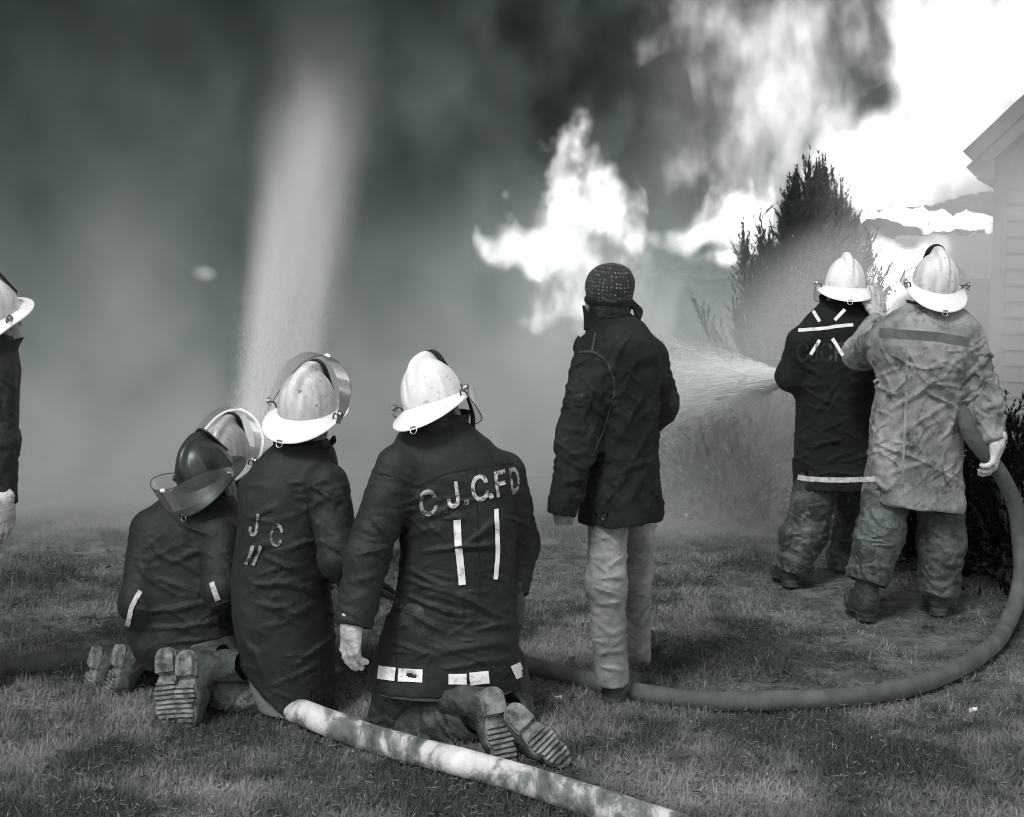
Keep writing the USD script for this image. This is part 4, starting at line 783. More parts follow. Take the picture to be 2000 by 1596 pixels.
T.part('glove', hand_mesh(W(1946, 872, 6.39), W(1936, 930, 6.36) - W(1946, 872, 6.39), (.9, -.3, .1), -1, (70, 75, 80, 85), 40), M['glove'], label='pale glove gripping the hose')
# ---------------------------------------------------------------- juniper and shrubs
def sprays(orig, dirs, lens, n_leaf, wid, seed, droop=0.):
    """Feathery twigs: each a thin spine with short needle blades on all sides, joined in one mesh."""
    g = np.random.default_rng(seed); V, Fc, b = [], [], 0
    for o, d, L in zip(orig, dirs, lens):
        d = unit(d); a = unit(np.cross(d, [.3, .2, .9])); c = np.cross(d, a)
        q = np.array([o - a * wid * .5, o + a * wid * .5, o + d * L]); V.append(q); Fc.append([[b, b + 1, b + 2]]); b += 3
        t = g.uniform(.05, 1, n_leaf); h = g.uniform(0, 6.28, n_leaf); ln = L * g.uniform(.16, .34, n_leaf) * (1.15 - .7 * t)
        p = o + d * (t * L)[:, None]; s = a * np.cos(h)[:, None] + c * np.sin(h)[:, None]; e = p + (d * .75 + s * .75) * ln[:, None]; w = np.cross(d, s) * wid
        q = np.stack([p - w, p + w, e], 1).reshape(-1, 3); V.append(q); Fc.append((b + np.arange(3 * n_leaf)).reshape(-1, 3)); b += 3 * n_leaf
    return np.vstack(V), np.vstack(Fc)
def juniper(name, base, H, rad, nb, label, cat, seed, group=None):
    g = np.random.default_rng(seed); base = np.asarray(base, float); T = Thing(name, base, label, cat, group)
    T.part('trunk', tube([base + [0, 0, -.1], base + [.02, 0, H * .3], base + [0, .02, H * .65], base + [.01, 0, H * .9]], [.07, .05, .03, .01], 10, .1), M['bark'])
    O, D, Ls, limbs = [], [], [], []
    for q in range(nb):
        z = H * (.06 + .86 * g.uniform() ** 1.1); r = rad(z / H) * g.uniform(.6, 1.12); a = g.uniform(0, 6.28); el = math.radians(25 + 40 * z / H + g.uniform(-12, 12))
        d = np.array([math.cos(a), math.sin(a), 0]); L = r / math.cos(el) * .9; p0 = base + [0, 0, z * .88]
        pts = [p0 + (d * math.cos(el * u) + np.array([0, 0, math.sin(el * (.4 + .8 * u))])) * L * u for u in np.linspace(0, 1, 5)]
        if q % 3 == 0: limbs.append(tube(pts, np.linspace(.014, .003, 5), 5, .12))
        m = 5 + int(L * 16)
        for t in g.uniform(.2, 1., m):
            k = t * 4; i0 = min(int(k), 3); p = pts[i0] + (pts[i0 + 1] - pts[i0]) * (k - i0); tg = unit(pts[i0 + 1] - pts[i0])
            O.append(p); D.append(tg + g.normal(0, .42, 3) + [0, 0, .3]); Ls.append(g.uniform(.10, .22) * (.7 + .5 * rad(z / H) / rad(.1)))
        O.append(pts[-2]); D.append(pts[-1] - pts[-2] + [0, 0, .1]); Ls.append(.26)
    for q in range(16): O.append(base + [0, 0, H * g.uniform(.66, .9)]); D.append(np.array([g.normal(0, .3), g.normal(0, .3), 1.])); Ls.append(g.uniform(.18, .34))
    T.part('limbs', join(*limbs), M['bark'])
    T.part('crown', sprays(O, D, Ls, 30, .0055, seed), M['needle'], smooth=False, kind='stuff')
juniper('juniper_tree', [576 / F * 10.1, 10.1, -.1], 2.62, lambda u: 1.0 * (1 - u) ** 1.05 + .04, 300, 'spiky dark juniper standing in smoke between the flames and hose team', 'tree', 14)
def shrub(name, c, rad, n, label, seed, mt='bush', group=None):
    g = np.random.default_rng(seed); c = np.asarray(c, float); T = Thing(name, c, label, 'shrub', group)
    d = g.normal(0, 1, (n, 3)); d[:, 2] = np.abs(d[:, 2]); d /= np.linalg.norm(d, axis=1, keepdims=True); r = g.uniform(.25, 1, n) ** .45
    k = .75 + .5 * fbm(d * 2.2, 3, seed); p = c + d * np.asarray(rad) * (r * k)[:, None]
    T.part('stems', join(*[tube([c + [0, 0, -.05], c + (q - c) * .5 + [0, 0, .05], q], [.012, .008, .003], 5, .15) for q in p[::40]]), M['bark'])
    T.part('foliage', sprays(p, d + g.normal(0, .5, (n, 3)) + [0, 0, .35], g.uniform(.09, .2, n), 24, .006, seed), M[mt], smooth=False, kind='stuff')
shrub('shrub', [*(W(1975, 1080, 7.6)[:2]), 0], (.62, .75, .85), 1500, 'dense dark shrub behind the hose at the right edge beside the siding house', 6)
shrub('shrub', [*(W(1815, 1090, 8.3)[:2]), 0], (.6, .6, .62), 900, 'low dark shrub in shadow behind the legs of the pale-coated firefighter', 7)
shrub('shrub', [*(W(1440, 1000, 9.5)[:2]), -.06], (.9, .6, .86), 2000, 'rounded dark shrub in mist under the water spray left of the juniper', 8, 'bush_far')
# ---------------------------------------------------------------- the sided house on the right and the burning house
Yh = 11.0
xl = W(1941, 500, Yh)[0]; ze = W(1941, 322, Yh)[2]; s0 = W(1909, 302, Yh); s1 = W(2000, 216, Yh); sl = (s1[2] - s0[2]) / (s1[0] - s0[0])
HOUSE_TURN = rot(23, 0, 0); HC = np.array([xl, Yh, 0])
def turned(m):
    v, f, _ = meshkit.arrays(m); return (v - HC) @ HOUSE_TURN.T + HC, f
T = Thing('sided_house', [xl, Yh, -1], 'house with pale horizontal siding and steep roof gable at right edge', 'house')
Wd = 5.2
def boxm(lo, hi): return trimesh.creation.box(bounds=[lo, hi])
T.part('wall', turned(boxm([xl + .02, Yh + .03, -1], [xl + Wd, Yh + 5, ze])), M['wood'])
nb = int((ze + 4.2) / .125); ridge = ze + sl * Wd / 2
for q in range(nb):
    z0 = -.4 + q * .125; z1 = z0 + .14
    if z0 > ridge - .15: break
    cutx = max(0, (z1 - ze) / sl) if z1 > ze else 0
    a, b_ = xl + cutx, xl + Wd - cutx
    v = np.array([[a, Yh + .012, z0], [b_, Yh + .012, z0], [b_, Yh + .03, z0], [a, Yh + .03, z0], [a, Yh + .024, z1], [b_, Yh + .024, z1], [b_, Yh + .03, z1], [a, Yh + .03, z1]]); v[[0, 1], 1] -= .012
    T.part('siding_board', turned(trimesh.Trimesh(v, trimesh.creation.box().faces * 0 + np.array([[0, 1, 5], [0, 5, 4], [1, 2, 6], [1, 6, 5], [2, 3, 7], [2, 7, 6], [3, 0, 4], [3, 4, 7], [4, 5, 6], [4, 6, 7], [3, 2, 1], [3, 1, 0]]))), M['wood'], smooth=False)
T.part('gable', turned(trimesh.Trimesh(*(lambda p: (np.array(p), np.array([[0, 1, 2], [5, 4, 3], [0, 3, 4], [0, 4, 1], [1, 4, 5], [1, 5, 2], [2, 5, 3], [2, 3, 0]])))([[xl, Yh + .031, ze], [xl + Wd, Yh + .031, ze], [xl + Wd / 2, Yh + .031, ridge], [xl, Yh + 5, ze], [xl + Wd, Yh + 5, ze], [xl + Wd / 2, Yh + 5, ridge]]))), M['wood'], smooth=False)
def slab(p, q, th, y0, y1):
    p, q = np.array(p), np.array(q); n = unit([-(q - p)[1], 0 * 0 + (q - p)[0]]) * th
    c = [p, q, q + n, p + n]; v = np.array([[x, y, z] for y in (y0, y1) for x, z in c])
    return trimesh.Trimesh(v, np.array([[0, 1, 2], [0, 2, 3], [4, 6, 5], [4, 7, 6], [0, 4, 5], [0, 5, 1], [1, 5, 6], [1, 6, 2], [2, 6, 7], [2, 7, 3], [3, 7, 4], [3, 4, 0]]))
ov = xl - s0[0]
T.part('roof', turned(slab((xl - ov, ze - ov * sl + .16), (xl + Wd / 2, ridge + .16), .11, Yh - .3, Yh + 5.3)), M['shingle'], smooth=False); T.part('roof', turned(slab((xl + Wd / 2, ridge + .16), (xl + Wd + ov, ze - ov * sl + .16), .11, Yh - .3, Yh + 5.3)), M['shingle'], smooth=False)
T.part('eave_board', turned(boxm([xl - ov + .03, Yh - .28, ze - .12], [xl, Yh + 5.2, ze + .02])), M['shingle']); T.part('corner_board', turned(boxm([xl - .015, Yh - .02, -1], [xl + .09, Yh + .011, ze - .13])), M['wood'])
T.part('rake_board', turned(slab((xl - ov + .02, ze - ov * sl + .05), (xl + Wd / 2, ridge + .05), .10, Yh - .28, Yh - .24)), M['shingle'], smooth=False)
# the burning house: walls, and what is left of its roof, with ragged edges
T = Thing('burning_house', [3, 15.5, -1.2], 'low burning house with charred ragged roof wrapped in flames behind the juniper', 'house')
def ragged(px, Y0, lean, th, seed, rough):
    """A roof face from picture points of its outline at depth Y0, leaning back by lean metres per metre of height, with a burnt outline."""
    from shapely.geometry import Polygon
    P = np.array([W(a, b, Y0)[[0, 2]] for a, b in px]); P = np.vstack([P, P[:1]]); out = []
    g = np.random.default_rng(seed)
    for a, b in zip(P, P[1:]):
        n = max(2, int(np.linalg.norm(b - a) / .05))
        for t in np.arange(n) / n: out.append(a + (b - a) * t + g.normal(0, rough, 2))
    s = Polygon(out).buffer(0); s = max(getattr(s, 'geoms', [s]), key=lambda q: q.area)
    m = trimesh.creation.extrude_polygon(s, th, engine='earcut'); v = np.array(m.vertices); z = v[:, 1]; zm = P[:, 1].min()
    return np.stack([v[:, 0], Y0 + v[:, 2] + lean * (z - zm), z], 1), m.faces[:, ::-1]
T.part('roof', ragged([(1234, 502), (1290, 488), (1345, 478), (1420, 484), (1500, 470), (1640, 452), (1700, 428), (1760, 408), (1860, 396), (1945, 372), (1990, 365), (1990, 455), (1800, 458), (1660, 466), (1530, 520), (1400, 532), (1262, 524)], 15.2, .9, .12, 3, .016), M['char'], smooth=False)
T.part('wall', boxm([W(1335, 600, 15.6)[0], 15.6, -1.2], [8.5, 15.8, W(1400, 545, 15.6)[2]]), M['shingle'])
T.part('wall', boxm([W(1335, 600, 15.6)[0] - .2, 15.8, -1.2], [W(1335, 600, 15.6)[0], 20, W(1400, 545, 15.6)[2]]), M['shingle'])
T.part('window_opening', boxm([W(1655, 500, 15.58)[0], 15.57, W(1700, 620, 15.58)[2]], [W(1800, 500, 15.58)[0], 15.596, W(1700, 480, 15.58)[2]]), M['char'])
# ---------------------------------------------------------------- smoke, steam, flames and spray: air with something in it
LK = '/World/Looks/'
COUNT = [0]
def look(name): COUNT[0] += 1; return f'{LK}{name}_{COUNT[0]}'
def blob_field(blobs, warp, wscale, nscale, ndetail, stretch, seed=0.):
    """Nodes: the sum of soft ellipsoids at warped positions, times a noise. Returns nodes, links, name of the field's output, name of the noise output."""
    n = {'g': ('geometry', {}), 'm': ('mapping', {'scale': stretch, 'location': (seed, seed * .7, seed * .3)}), 'wn': ('noise_texture', {'scale': wscale, 'detail': 1., 'roughness': .6}), 'ws': ('math', {'math_type': 'subtract', 'value2': .5}), 'wm': ('vector_math', {'math_type': 'multiply', 'vector2': (warp * 1.3, warp * .5, warp * 1.7)}),
         'wa': ('vector_math', {'math_type': 'add'}), 'n': ('noise_texture', {'scale': nscale, 'detail': ndetail, 'roughness': .6})}
    l = [('g.position', 'm.vector'), ('m.vector', 'wn.vector'), ('wn.fac', 'ws.value1'), ('ws.value', 'wm.vector1'), ('wm.vector', 'wa.vector1'), ('g.position', 'wa.vector2'), ('m.vector', 'n.vector')]
    acc = None
    for q, (c, r, s) in enumerate(blobs):
        n[f's{q}'] = ('vector_math', {'math_type': 'subtract', 'vector2': tuple(c)}); n[f'd{q}'] = ('vector_math', {'math_type': 'multiply', 'vector2': tuple(1 / np.asarray(r, float))}); n[f'e{q}'] = ('vector_math', {'math_type': 'length'})
        n[f'f{q}'] = ('map_range', {'range_type': 'smoothstep', 'from_min': 1., 'from_max': .25, 'to_min': 0., 'to_max': float(s), 'clamp': True})
        l += [('wa.vector', f's{q}.vector1'), (f's{q}.vector', f'd{q}.vector1'), (f'd{q}.vector', f'e{q}.vector1'), (f'e{q}.value', f'f{q}.value')]
        if acc: n[f'a{q}'] = ('math', {'math_type': 'add'}); l += [(acc, f'a{q}.value1'), (f'f{q}.result', f'a{q}.value2')]; acc = f'a{q}.value'
        else: acc = f'f{q}.result'
    return n, l, acc
def hull_mesh(blobs, grow=1.08):
    pts = []
    s = trimesh.creation.icosphere(2, 1.).vertices
    for c, r, _ in blobs: pts.append(np.asarray(c) + s * np.asarray(r) * grow)
    h = trimesh.Trimesh(np.vstack(pts), []).convex_hull; return h
def flame(name, px, label, strength, warp=.5, wscale=1.1, nscale=1.6, amp=1., lo=.25, hi=.9, stretch=(1, 1, .55), seed=0., detail=3.):
    """px: (x, y, depth, half width, half height, half depth in metres, strength)."""
    blobs = [(W(x, y, Y), (rw * Y / F, rd, rh * Y / F), s) for x, y, Y, rw, rh, rd, s in px]
    n, l, acc = blob_field(blobs, warp, wscale, nscale, detail, stretch, seed)
    n |= {'nn': ('map_range', {'from_min': .3, 'from_max': .7, 'to_min': -amp * .5, 'to_max': amp * .5, 'clamp': False}), 'ad': ('math', {'math_type': 'add'}), 'gt': ('math', {'math_type': 'greater_than', 'value2': .001}),
          'mr': ('map_range', {'from_min': lo, 'from_max': hi, 'to_min': 0., 'to_max': 1., 'clamp': True}), 'pw': ('math', {'math_type': 'power', 'value2': 1.5}), 'mu': ('math', {'math_type': 'multiply'}), 'st': ('math', {'math_type': 'multiply', 'value2': float(strength)}),
          'v': ('principled_volume', {'density': 0., 'color': (0, 0, 0), 'emission_color': (1, 1, .99)})}
    l += [('n.fac', 'nn.value'), (acc, 'ad.value1'), ('nn.result', 'ad.value2'), (acc, 'gt.value1'), ('ad.value', 'mr.value'), ('mr.result', 'pw.value1'), ('pw.value', 'mu.value1'), ('gt.value', 'mu.value2'), ('mu.value', 'st.value1'), ('st.value', 'v.emission_strength')]
    m = usdkit.material(stage, look(name + '_glow'), n, l, volume='v.volume')
    v, f, _ = meshkit.arrays(hull_mesh(blobs)); single(name, (v, f), m, label, 'flame', kind='stuff', smooth=False)
def fire(px, label, strength, h=.045, amp=.22, sc=2.2, stretch=(1, 1, .62), seed=1, soft=.55, nsc=3., nlo=.36, nhi=.62, amin=.1, up=.35):
    """A flame as a closed billowing body with soft, glowing, partly see-through skin. px: (x, y, depth, half width, half height in pixels, half depth in metres)."""
    el = [(W(x, y, Y), np.array([rw * Y / F, rd, rh * Y / F])) for x, y, Y, rw, rh, rd in px]
    lo, hi = np.min([c - r for c, r in el], 0) - amp * 1.6, np.max([c + r for c, r in el], 0) + amp * 1.8
    Q = Field(lo, hi, h); Q.d[:] = 1.
    for c, r in el:
        Q.ell(c, np.eye(3), r, k=.1); x, y, z = Q.xyz((slice(None),) * 3)
        g = np.sqrt(((x - c[0]) / r[0]) ** 2 + ((y - c[1]) / r[1]) ** 2 + ((z - c[2]) / r[2]) ** 2); Q.d = np.minimum(Q.d, (g - 1) * r.min())
    i = np.nonzero(np.abs(Q.d) < amp * 1.6); p = np.stack([Q.ax[k][i[k]] for k in range(3)], 1); q = p * sc * np.asarray(stretch)
    w = np.stack([fbm(q * .7 + 5.1 * k, 2, seed + k) for k in range(3)], 1) - .5
    n1 = fbm(q + w * 2.4, 5, seed + 7); r2 = 1 - np.abs(2 * fbm(q * 1.7 + w * 3, 3, seed + 9) - 1)
    Q.d[i] += amp * 2.6 * (.52 - n1) - amp * .5 * (r2 - .75)
    for k in range(3):
        a = [slice(None)] * 3
        for e in (0, -1): a[k] = e; Q.d[tuple(a)] = .5
    v, f = Q.mesh()
    m = usdkit.material(stage, look('flame_glow'), {'g': ('geometry', {}), 'mp': ('mapping', {'scale': (1, 1, .6), 'location': (seed, 0, 0)}), 'n': ('noise_texture', {'scale': nsc, 'detail': 5., 'roughness': .62, 'distortion': .6}), 'nm': ('map_range', {'from_min': nlo, 'from_max': nhi, 'to_min': amin, 'to_max': 1., 'clamp': True}),
        'lw': ('layer_weight', {'blend': .5}), 'fm': ('map_range', {'range_type': 'smoothstep', 'from_min': 1., 'from_max': 1 - soft, 'to_min': 0., 'to_max': 1., 'clamp': True}), 'mu': ('math', {'math_type': 'multiply'}), 'st': ('map_range', {'from_min': .3, 'from_max': .7, 'to_min': strength * .55, 'to_max': strength * 1.3, 'clamp': True}),
        'e': ('emission', {'color': (1, 1, .99)}), 't': ('transparent_bsdf', {}), 'mx': ('mix_closure', {})},
        [('g.position', 'mp.vector'), ('mp.vector', 'n.vector'), ('n.fac', 'nm.value'), ('lw.facing', 'fm.value'), ('nm.result', 'mu.value1'), ('fm.result', 'mu.value2'), ('n.fac', 'st.value'), ('st.result', 'e.strength'), ('mu.value', 'mx.fac'), ('t.BSDF', 'mx.closure1'), ('e.emission', 'mx.closure2')], surface='mx.closure')
    single('flame', (v, f), m, label, 'flame', kind='stuff', smooth=True)
if True:
    fire([(1780, 420, 14.8, 70, 12, .2), (1850, 438, 14.8, 80, 11, .2), (1925, 432, 14.8, 55, 13, .2)], 'thin flames licking under the eave beside the siding house', 1.4, h=.025, amp=.13, sc=3.4, seed=16, amin=.15)
if VOLUMES:
    # smoke bank: thick behind the firefighters on the left, further back on the right where the fire is; pale mist along the ground
    n = {'g': ('geometry', {}), 'm': ('mapping', {'scale': (.66, .66, .55)}), 'n': ('noise_texture', {'scale': 1.35, 'detail': 3.5, 'roughness': .6}), 'x': ('separate_xyz', {}), 'hx': ('math', {'math_type': 'multiply_add', 'value2': -.55}), 'z2': ('math', {'math_type': 'multiply', 'value2': 1.7}), 'hl': ('map_range', {'from_min': -.5, 'from_max': 4., 'to_min': 0., 'to_max': 4., 'clamp': True}),  # smoke colour grows paler to the right: firelight painted into it
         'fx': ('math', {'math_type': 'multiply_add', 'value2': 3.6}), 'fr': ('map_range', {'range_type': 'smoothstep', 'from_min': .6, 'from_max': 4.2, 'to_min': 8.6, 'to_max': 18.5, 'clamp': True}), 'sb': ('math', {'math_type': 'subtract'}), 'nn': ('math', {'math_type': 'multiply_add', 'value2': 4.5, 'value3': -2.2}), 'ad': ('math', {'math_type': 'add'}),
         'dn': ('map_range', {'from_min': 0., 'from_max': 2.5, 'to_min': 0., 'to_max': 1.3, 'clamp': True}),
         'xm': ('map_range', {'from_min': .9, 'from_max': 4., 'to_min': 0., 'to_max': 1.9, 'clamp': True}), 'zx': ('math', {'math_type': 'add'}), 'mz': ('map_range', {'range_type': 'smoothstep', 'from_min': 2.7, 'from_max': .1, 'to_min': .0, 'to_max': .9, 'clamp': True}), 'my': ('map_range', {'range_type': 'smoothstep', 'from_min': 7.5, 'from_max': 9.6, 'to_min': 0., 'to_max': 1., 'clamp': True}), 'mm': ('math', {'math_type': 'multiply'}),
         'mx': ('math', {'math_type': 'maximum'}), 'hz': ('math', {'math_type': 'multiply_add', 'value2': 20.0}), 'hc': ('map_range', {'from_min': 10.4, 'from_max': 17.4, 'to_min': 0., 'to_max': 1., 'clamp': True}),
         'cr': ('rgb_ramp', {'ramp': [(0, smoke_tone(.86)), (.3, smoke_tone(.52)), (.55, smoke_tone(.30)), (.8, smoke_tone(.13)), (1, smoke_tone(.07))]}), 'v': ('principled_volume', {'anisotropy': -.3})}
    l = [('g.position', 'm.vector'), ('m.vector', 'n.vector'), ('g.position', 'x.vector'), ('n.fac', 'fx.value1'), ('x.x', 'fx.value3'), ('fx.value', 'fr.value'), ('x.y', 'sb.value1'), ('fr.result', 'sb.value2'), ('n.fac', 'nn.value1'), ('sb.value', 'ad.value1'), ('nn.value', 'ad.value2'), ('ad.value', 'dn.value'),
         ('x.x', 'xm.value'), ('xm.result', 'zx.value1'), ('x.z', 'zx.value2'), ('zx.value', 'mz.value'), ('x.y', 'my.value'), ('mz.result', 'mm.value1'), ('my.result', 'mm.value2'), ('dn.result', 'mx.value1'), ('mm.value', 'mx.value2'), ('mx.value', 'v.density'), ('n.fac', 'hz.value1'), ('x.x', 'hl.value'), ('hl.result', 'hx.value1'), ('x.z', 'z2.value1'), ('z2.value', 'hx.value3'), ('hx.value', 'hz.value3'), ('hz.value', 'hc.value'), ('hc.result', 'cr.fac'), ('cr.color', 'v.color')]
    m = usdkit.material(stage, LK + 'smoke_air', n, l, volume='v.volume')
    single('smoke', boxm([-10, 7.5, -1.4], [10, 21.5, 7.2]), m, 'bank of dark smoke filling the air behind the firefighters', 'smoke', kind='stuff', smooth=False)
    flame('flame', [(1000, 482, 9.3, 85, 85, .2, .95), (1085, 485, 9.3, 110, 110, .22, 1), (1135, 390, 9.3, 95, 130, .2, .95), (1112, 290, 9.3, 45, 110, .16, .8), (1200, 460, 9.3, 110, 115, .2, .85), (1120, 590, 9.3, 120, 75, .2, .75)], 'ball of flame bursting out of the smoke left of the capped man', 3.6, .46, 2.2, 5., 2.2, .2, 1.35, (1, 1, .8), seed=1.)
    flame('flame', [(1285, 580, 14.6, 70, 110, .22, 1), (1295, 665, 14.6, 45, 90, .22, .8)], 'upright flame in the doorway under the charred eave behind the capped man', 4.2, .35, 1.6, 2.8, 1.2, .2, 1.2, seed=2.)
    flame('flame', [(1345, 455, 14.9, 85, 40, .22, 1), (1430, 430, 14.9, 105, 80, .22, 1), (1430, 503, 14.9, 90, 28, .2, 1), (1490, 440, 14.9, 90, 80, .22, .8)], 'flames curling along the roof edge between capped man and juniper', 5.5, .55, 1.6, 3.2, 1.5, .2, 1.2, seed=3.)
    flame('flame', [(1640, 345, 16.4, 130, 120, .4, 1.), (1790, 310, 16.4, 200, 150, .45, 1.4), (1900, 160, 16.4, 220, 220, .5, 1.4), (1800, 60, 16.4, 100, 180, .4, 1.), (2060, 100, 16.4, 200, 260, .5, 1.6)], 'huge white flames rising from the burning roof at the right', 2.2, 1., .8, 2.4, 1.6, .0, 1.5, (1, 1, .7), seed=4.)
    flame('flame', [(1725, 520, 14.9, 120, 85, .22, 1), (1690, 600, 14.9, 100, 90, .22, 1), (1800, 510, 14.9, 100, 65, .22, .9)], 'flames filling the window behind the two hose men', 9., .4, 1.4, 2.4, 1.1, .15, 1., seed=6.)
    flame('flame', [(404, 530, 9.2, 34, 24, .25, 1.1)], 'small patch of fire glowing through the smoke on the left', 1.5, .08, 3., 6., amp=.4, lo=.05, hi=1.9, seed=8.)
    flame('flame', [(1430, 120, 16.2, 150, 130, .5, .66), (1520, 230, 16.2, 150, 120, .5, .7), (1600, 90, 16.2, 160, 140, .5, .66), (1450, 340, 16.2, 180, 110, .5, .5), (1330, 70, 16.2, 90, 80, .5, .45)], 'torn smoke and flame above the juniper, firelight on the smoke put in as emission', 1.35, 1.1, .9, 2.6, 1.5, .0, 1.4, seed=5.)  # mostly smoke lit by the fire; that light is put in as emission
    # pale steam drifting in front of the juniper and the siding house
    blobs = [(W(1620, 640, 8.9), (.85, .5, .8), 1.25), (W(1850, 480, 9.6), (1.3, .8, 1.1), .45), (W(1980, 380, 9.8), (1.2, .8, 1.2), 1.), (W(1960, 650, 9.6), (1.0, .8, .8), .8), (W(1450, 700, 9.2), (.8, .5, .6), .7)]
    n, l, acc = blob_field(blobs, .8, .8, 1.2, 3., (1, 1, .7), 9.)
    n |= {'nm': ('map_range', {'from_min': .3, 'from_max': .7, 'to_min': .5, 'to_max': 1.3, 'clamp': True}), 'mu': ('math', {'math_type': 'multiply'}), 'sc': ('math', {'math_type': 'multiply', 'value2': .8}), 'v': ('principled_volume', {'color': (.96, .97, .97), 'anisotropy': -.3})}
    l += [('n.fac', 'nm.value'), (acc, 'mu.value1'), ('nm.result', 'mu.value2'), ('mu.value', 'sc.value1'), ('sc.value', 'v.density')]
    single('steam', hull_mesh(blobs, 1.3), usdkit.material(stage, LK + 'steam_air', n, l, volume='v.volume'), 'pale steam hanging before the juniper and siding house', 'steam', kind='stuff', smooth=False)
    # water: two jets of spray
    def jet(name, a, b, ra, rb, da, db, label, streak, soft=.25, aniso=-.45, drops=20000, tpow=1.3, spread=.5, lens=(.004, .011), wid=(.0002, .0005)):
        a, b = np.asarray(a), np.asarray(b); L = np.linalg.norm(b - a); d = (b - a) / L; R = frame(d, [0, 0.3, 1] if abs(d[2]) < .8 else [0, 1, 0])
        from scipy.spatial.transform import Rotation
        e = Rotation.from_matrix(R.T).as_euler('xyz')
        n = {'g': ('geometry', {}), 's': ('vector_math', {'math_type': 'subtract', 'vector2': tuple(a)}), 'm': ('mapping', {'rotation': tuple(e)}), 'x': ('separate_xyz', {}), 'ra': ('map_range', {'from_max': L, 'to_min': ra, 'to_max': rb, 'clamp': True}),
             'fl': ('combine_xyz', {'y': 0.}), 'ln': ('vector_math', {'math_type': 'length'}), 'dv': ('math', {'math_type': 'divide'}), 'rn': ('math', {'math_type': 'multiply_add', 'value2': .9}), 'rf': ('map_range', {'range_type': 'smoothstep', 'from_min': 1.3, 'from_max': .2 + soft, 'to_min': 0., 'to_max': 1., 'clamp': True}),
             'de': ('map_range', {'from_min': 0., 'from_max': 1., 'to_min': da, 'to_max': db, 'clamp': True}), 'tt': ('math', {'math_type': 'divide', 'value2': L}), 'tp': ('math', {'math_type': 'power', 'value2': .55, 'use_clamp': True}), 'en': ('map_range', {'range_type': 'smoothstep', 'from_min': 1., 'from_max': .1, 'to_min': 0., 'to_max': 1., 'clamp': True}),
             'sv': ('vector_math', {'math_type': 'divide'}), 'cx': ('combine_xyz', {}), 'ys': ('math', {'math_type': 'multiply', 'value2': .5}), 'n': ('noise_texture', {'scale': streak, 'detail': 3., 'roughness': .6}), 'nm': ('map_range', {'from_min': .35, 'from_max': .65, 'to_min': .25, 'to_max': 1.6, 'clamp': True}),
             'xr': ('math', {'math_type': 'divide'}), 'zr': ('math', {'math_type': 'divide'}),
             'm1': ('math', {'math_type': 'multiply'}), 'm2': ('math', {'math_type': 'multiply'}), 'm3': ('math', {'math_type': 'multiply'}), 'v': ('principled_volume', {'color': (.95, .96, .96), 'anisotropy': aniso})}
        l = [('g.position', 's.vector1'), ('s.vector', 'm.vector'), ('m.vector', 'x.vector'), ('x.y', 'ra.value'), ('x.x', 'fl.x'), ('x.z', 'fl.z'), ('fl.vector', 'ln.vector1'), ('ln.value', 'dv.value1'), ('ra.result', 'dv.value2'), ('n.fac', 'rn.value1'), ('dv.value', 'rn.value3'), ('rn.value', 'rf.value'),
             ('x.y', 'tt.value1'), ('tt.value', 'tp.value1'), ('tp.value', 'de.value'), ('tt.value', 'en.value'), ('x.x', 'xr.value1'), ('ra.result', 'xr.value2'), ('x.z', 'zr.value1'), ('ra.result', 'zr.value2'), ('x.y', 'ys.value1'), ('xr.value', 'cx.x'), ('ys.value', 'cx.y'), ('zr.value', 'cx.z'), ('cx.vector', 'n.vector'), ('n.fac', 'nm.value'),
             ('rf.result', 'm1.value1'), ('de.result', 'm1.value2'), ('m1.value', 'm2.value1'), ('nm.result', 'm2.value2'), ('m2.value', 'm3.value1'), ('en.result', 'm3.value2'), ('m3.value', 'v.density')]
        del n['sv']
        mt = usdkit.material(stage, look(name + '_drops'), n, l, volume='v.volume')
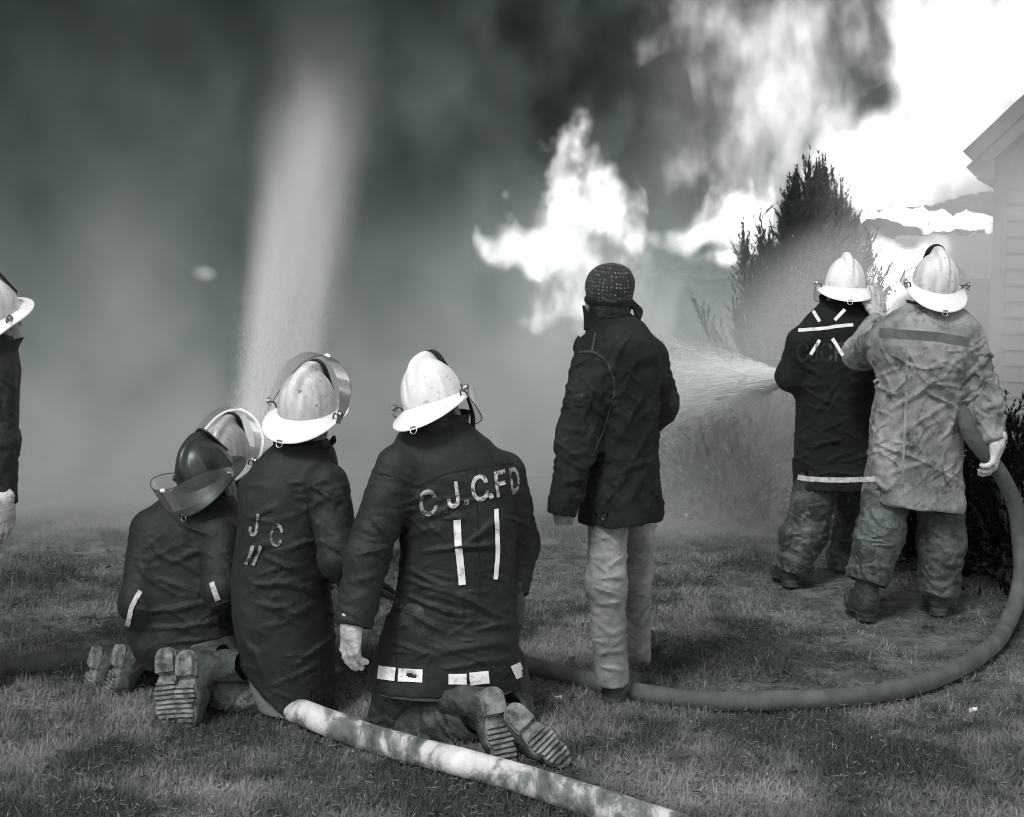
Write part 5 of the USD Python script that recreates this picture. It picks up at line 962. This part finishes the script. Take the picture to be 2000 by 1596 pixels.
        an = np.arange(20) * math.pi / 10; ring = lambda c, r: c + (R[:, 0] * np.cos(an)[:, None] + R[:, 2] * np.sin(an)[:, None]) * r
        hull = trimesh.Trimesh(np.vstack([ring(a, ra * 1.02), ring(b, rb * 1.02)]), []).convex_hull
        T = Thing(name, a * [1, 1, 0], label, 'water jet'); T.part('spray_mist', hull, mt, smooth=False, kind='stuff')
        g = np.random.default_rng(int(L * 1000)); t = np.minimum(g.exponential(tpow, drops), g.uniform(.5, 1, drops)); q = spread * np.hypot(g.normal(0, 1, drops), g.normal(0, 1, drops)); r = (ra + (rb - ra) * t) * np.where(q > .95, q * .5 * g.uniform(0, 1, drops), q); h = g.uniform(0, 6.283, drops)
        rad = R[:, 0] * np.cos(h)[:, None] + R[:, 2] * np.sin(h)[:, None]; p = a + d * (t * L)[:, None] + rad * r[:, None] + [0, 0, 0]
        dr = d + rad * (r / np.maximum(t * L, .3))[:, None] * .8 + g.normal(0, .06, (drops, 3)); dr /= np.linalg.norm(dr, axis=1, keepdims=True)
        sd = np.cross(dr, g.normal(0, 1, (drops, 3))); sd /= np.linalg.norm(sd, axis=1, keepdims=True); ln = g.uniform(*lens, drops)[:, None]; w = g.uniform(*wid, drops)[:, None]
        v = np.stack([p - dr * ln, p + sd * w, p + dr * ln, p - sd * w], 1).reshape(-1, 3); q = np.arange(drops)[:, None] * 4
        T.part('droplets', (v, np.vstack([q + [0, 1, 2], q + [0, 2, 3]])), M['drops'], smooth=False, kind='stuff')
    jet('water_jet', W(520, 905, 6.5), W(648, 0, 8.6), .20, .56, 26., 1.1, 'bright column of water spray shooting up behind the kneeling firefighters', 1.6, .1, drops=300000, tpow=.09, spread=.34, lens=(.003, .008), wid=(.00015, .0004))
    jet('water_jet', W(1537, 738, 7.38), W(1240, 765, 9.2), .03, .52, 14., .25, 'fan of water spraying left from the hose team', 2.2, .1, drops=45000, tpow=.34, spread=.42, lens=(.01, .07), wid=(.0003, .0010))
# ---------------------------------------------------------------- done
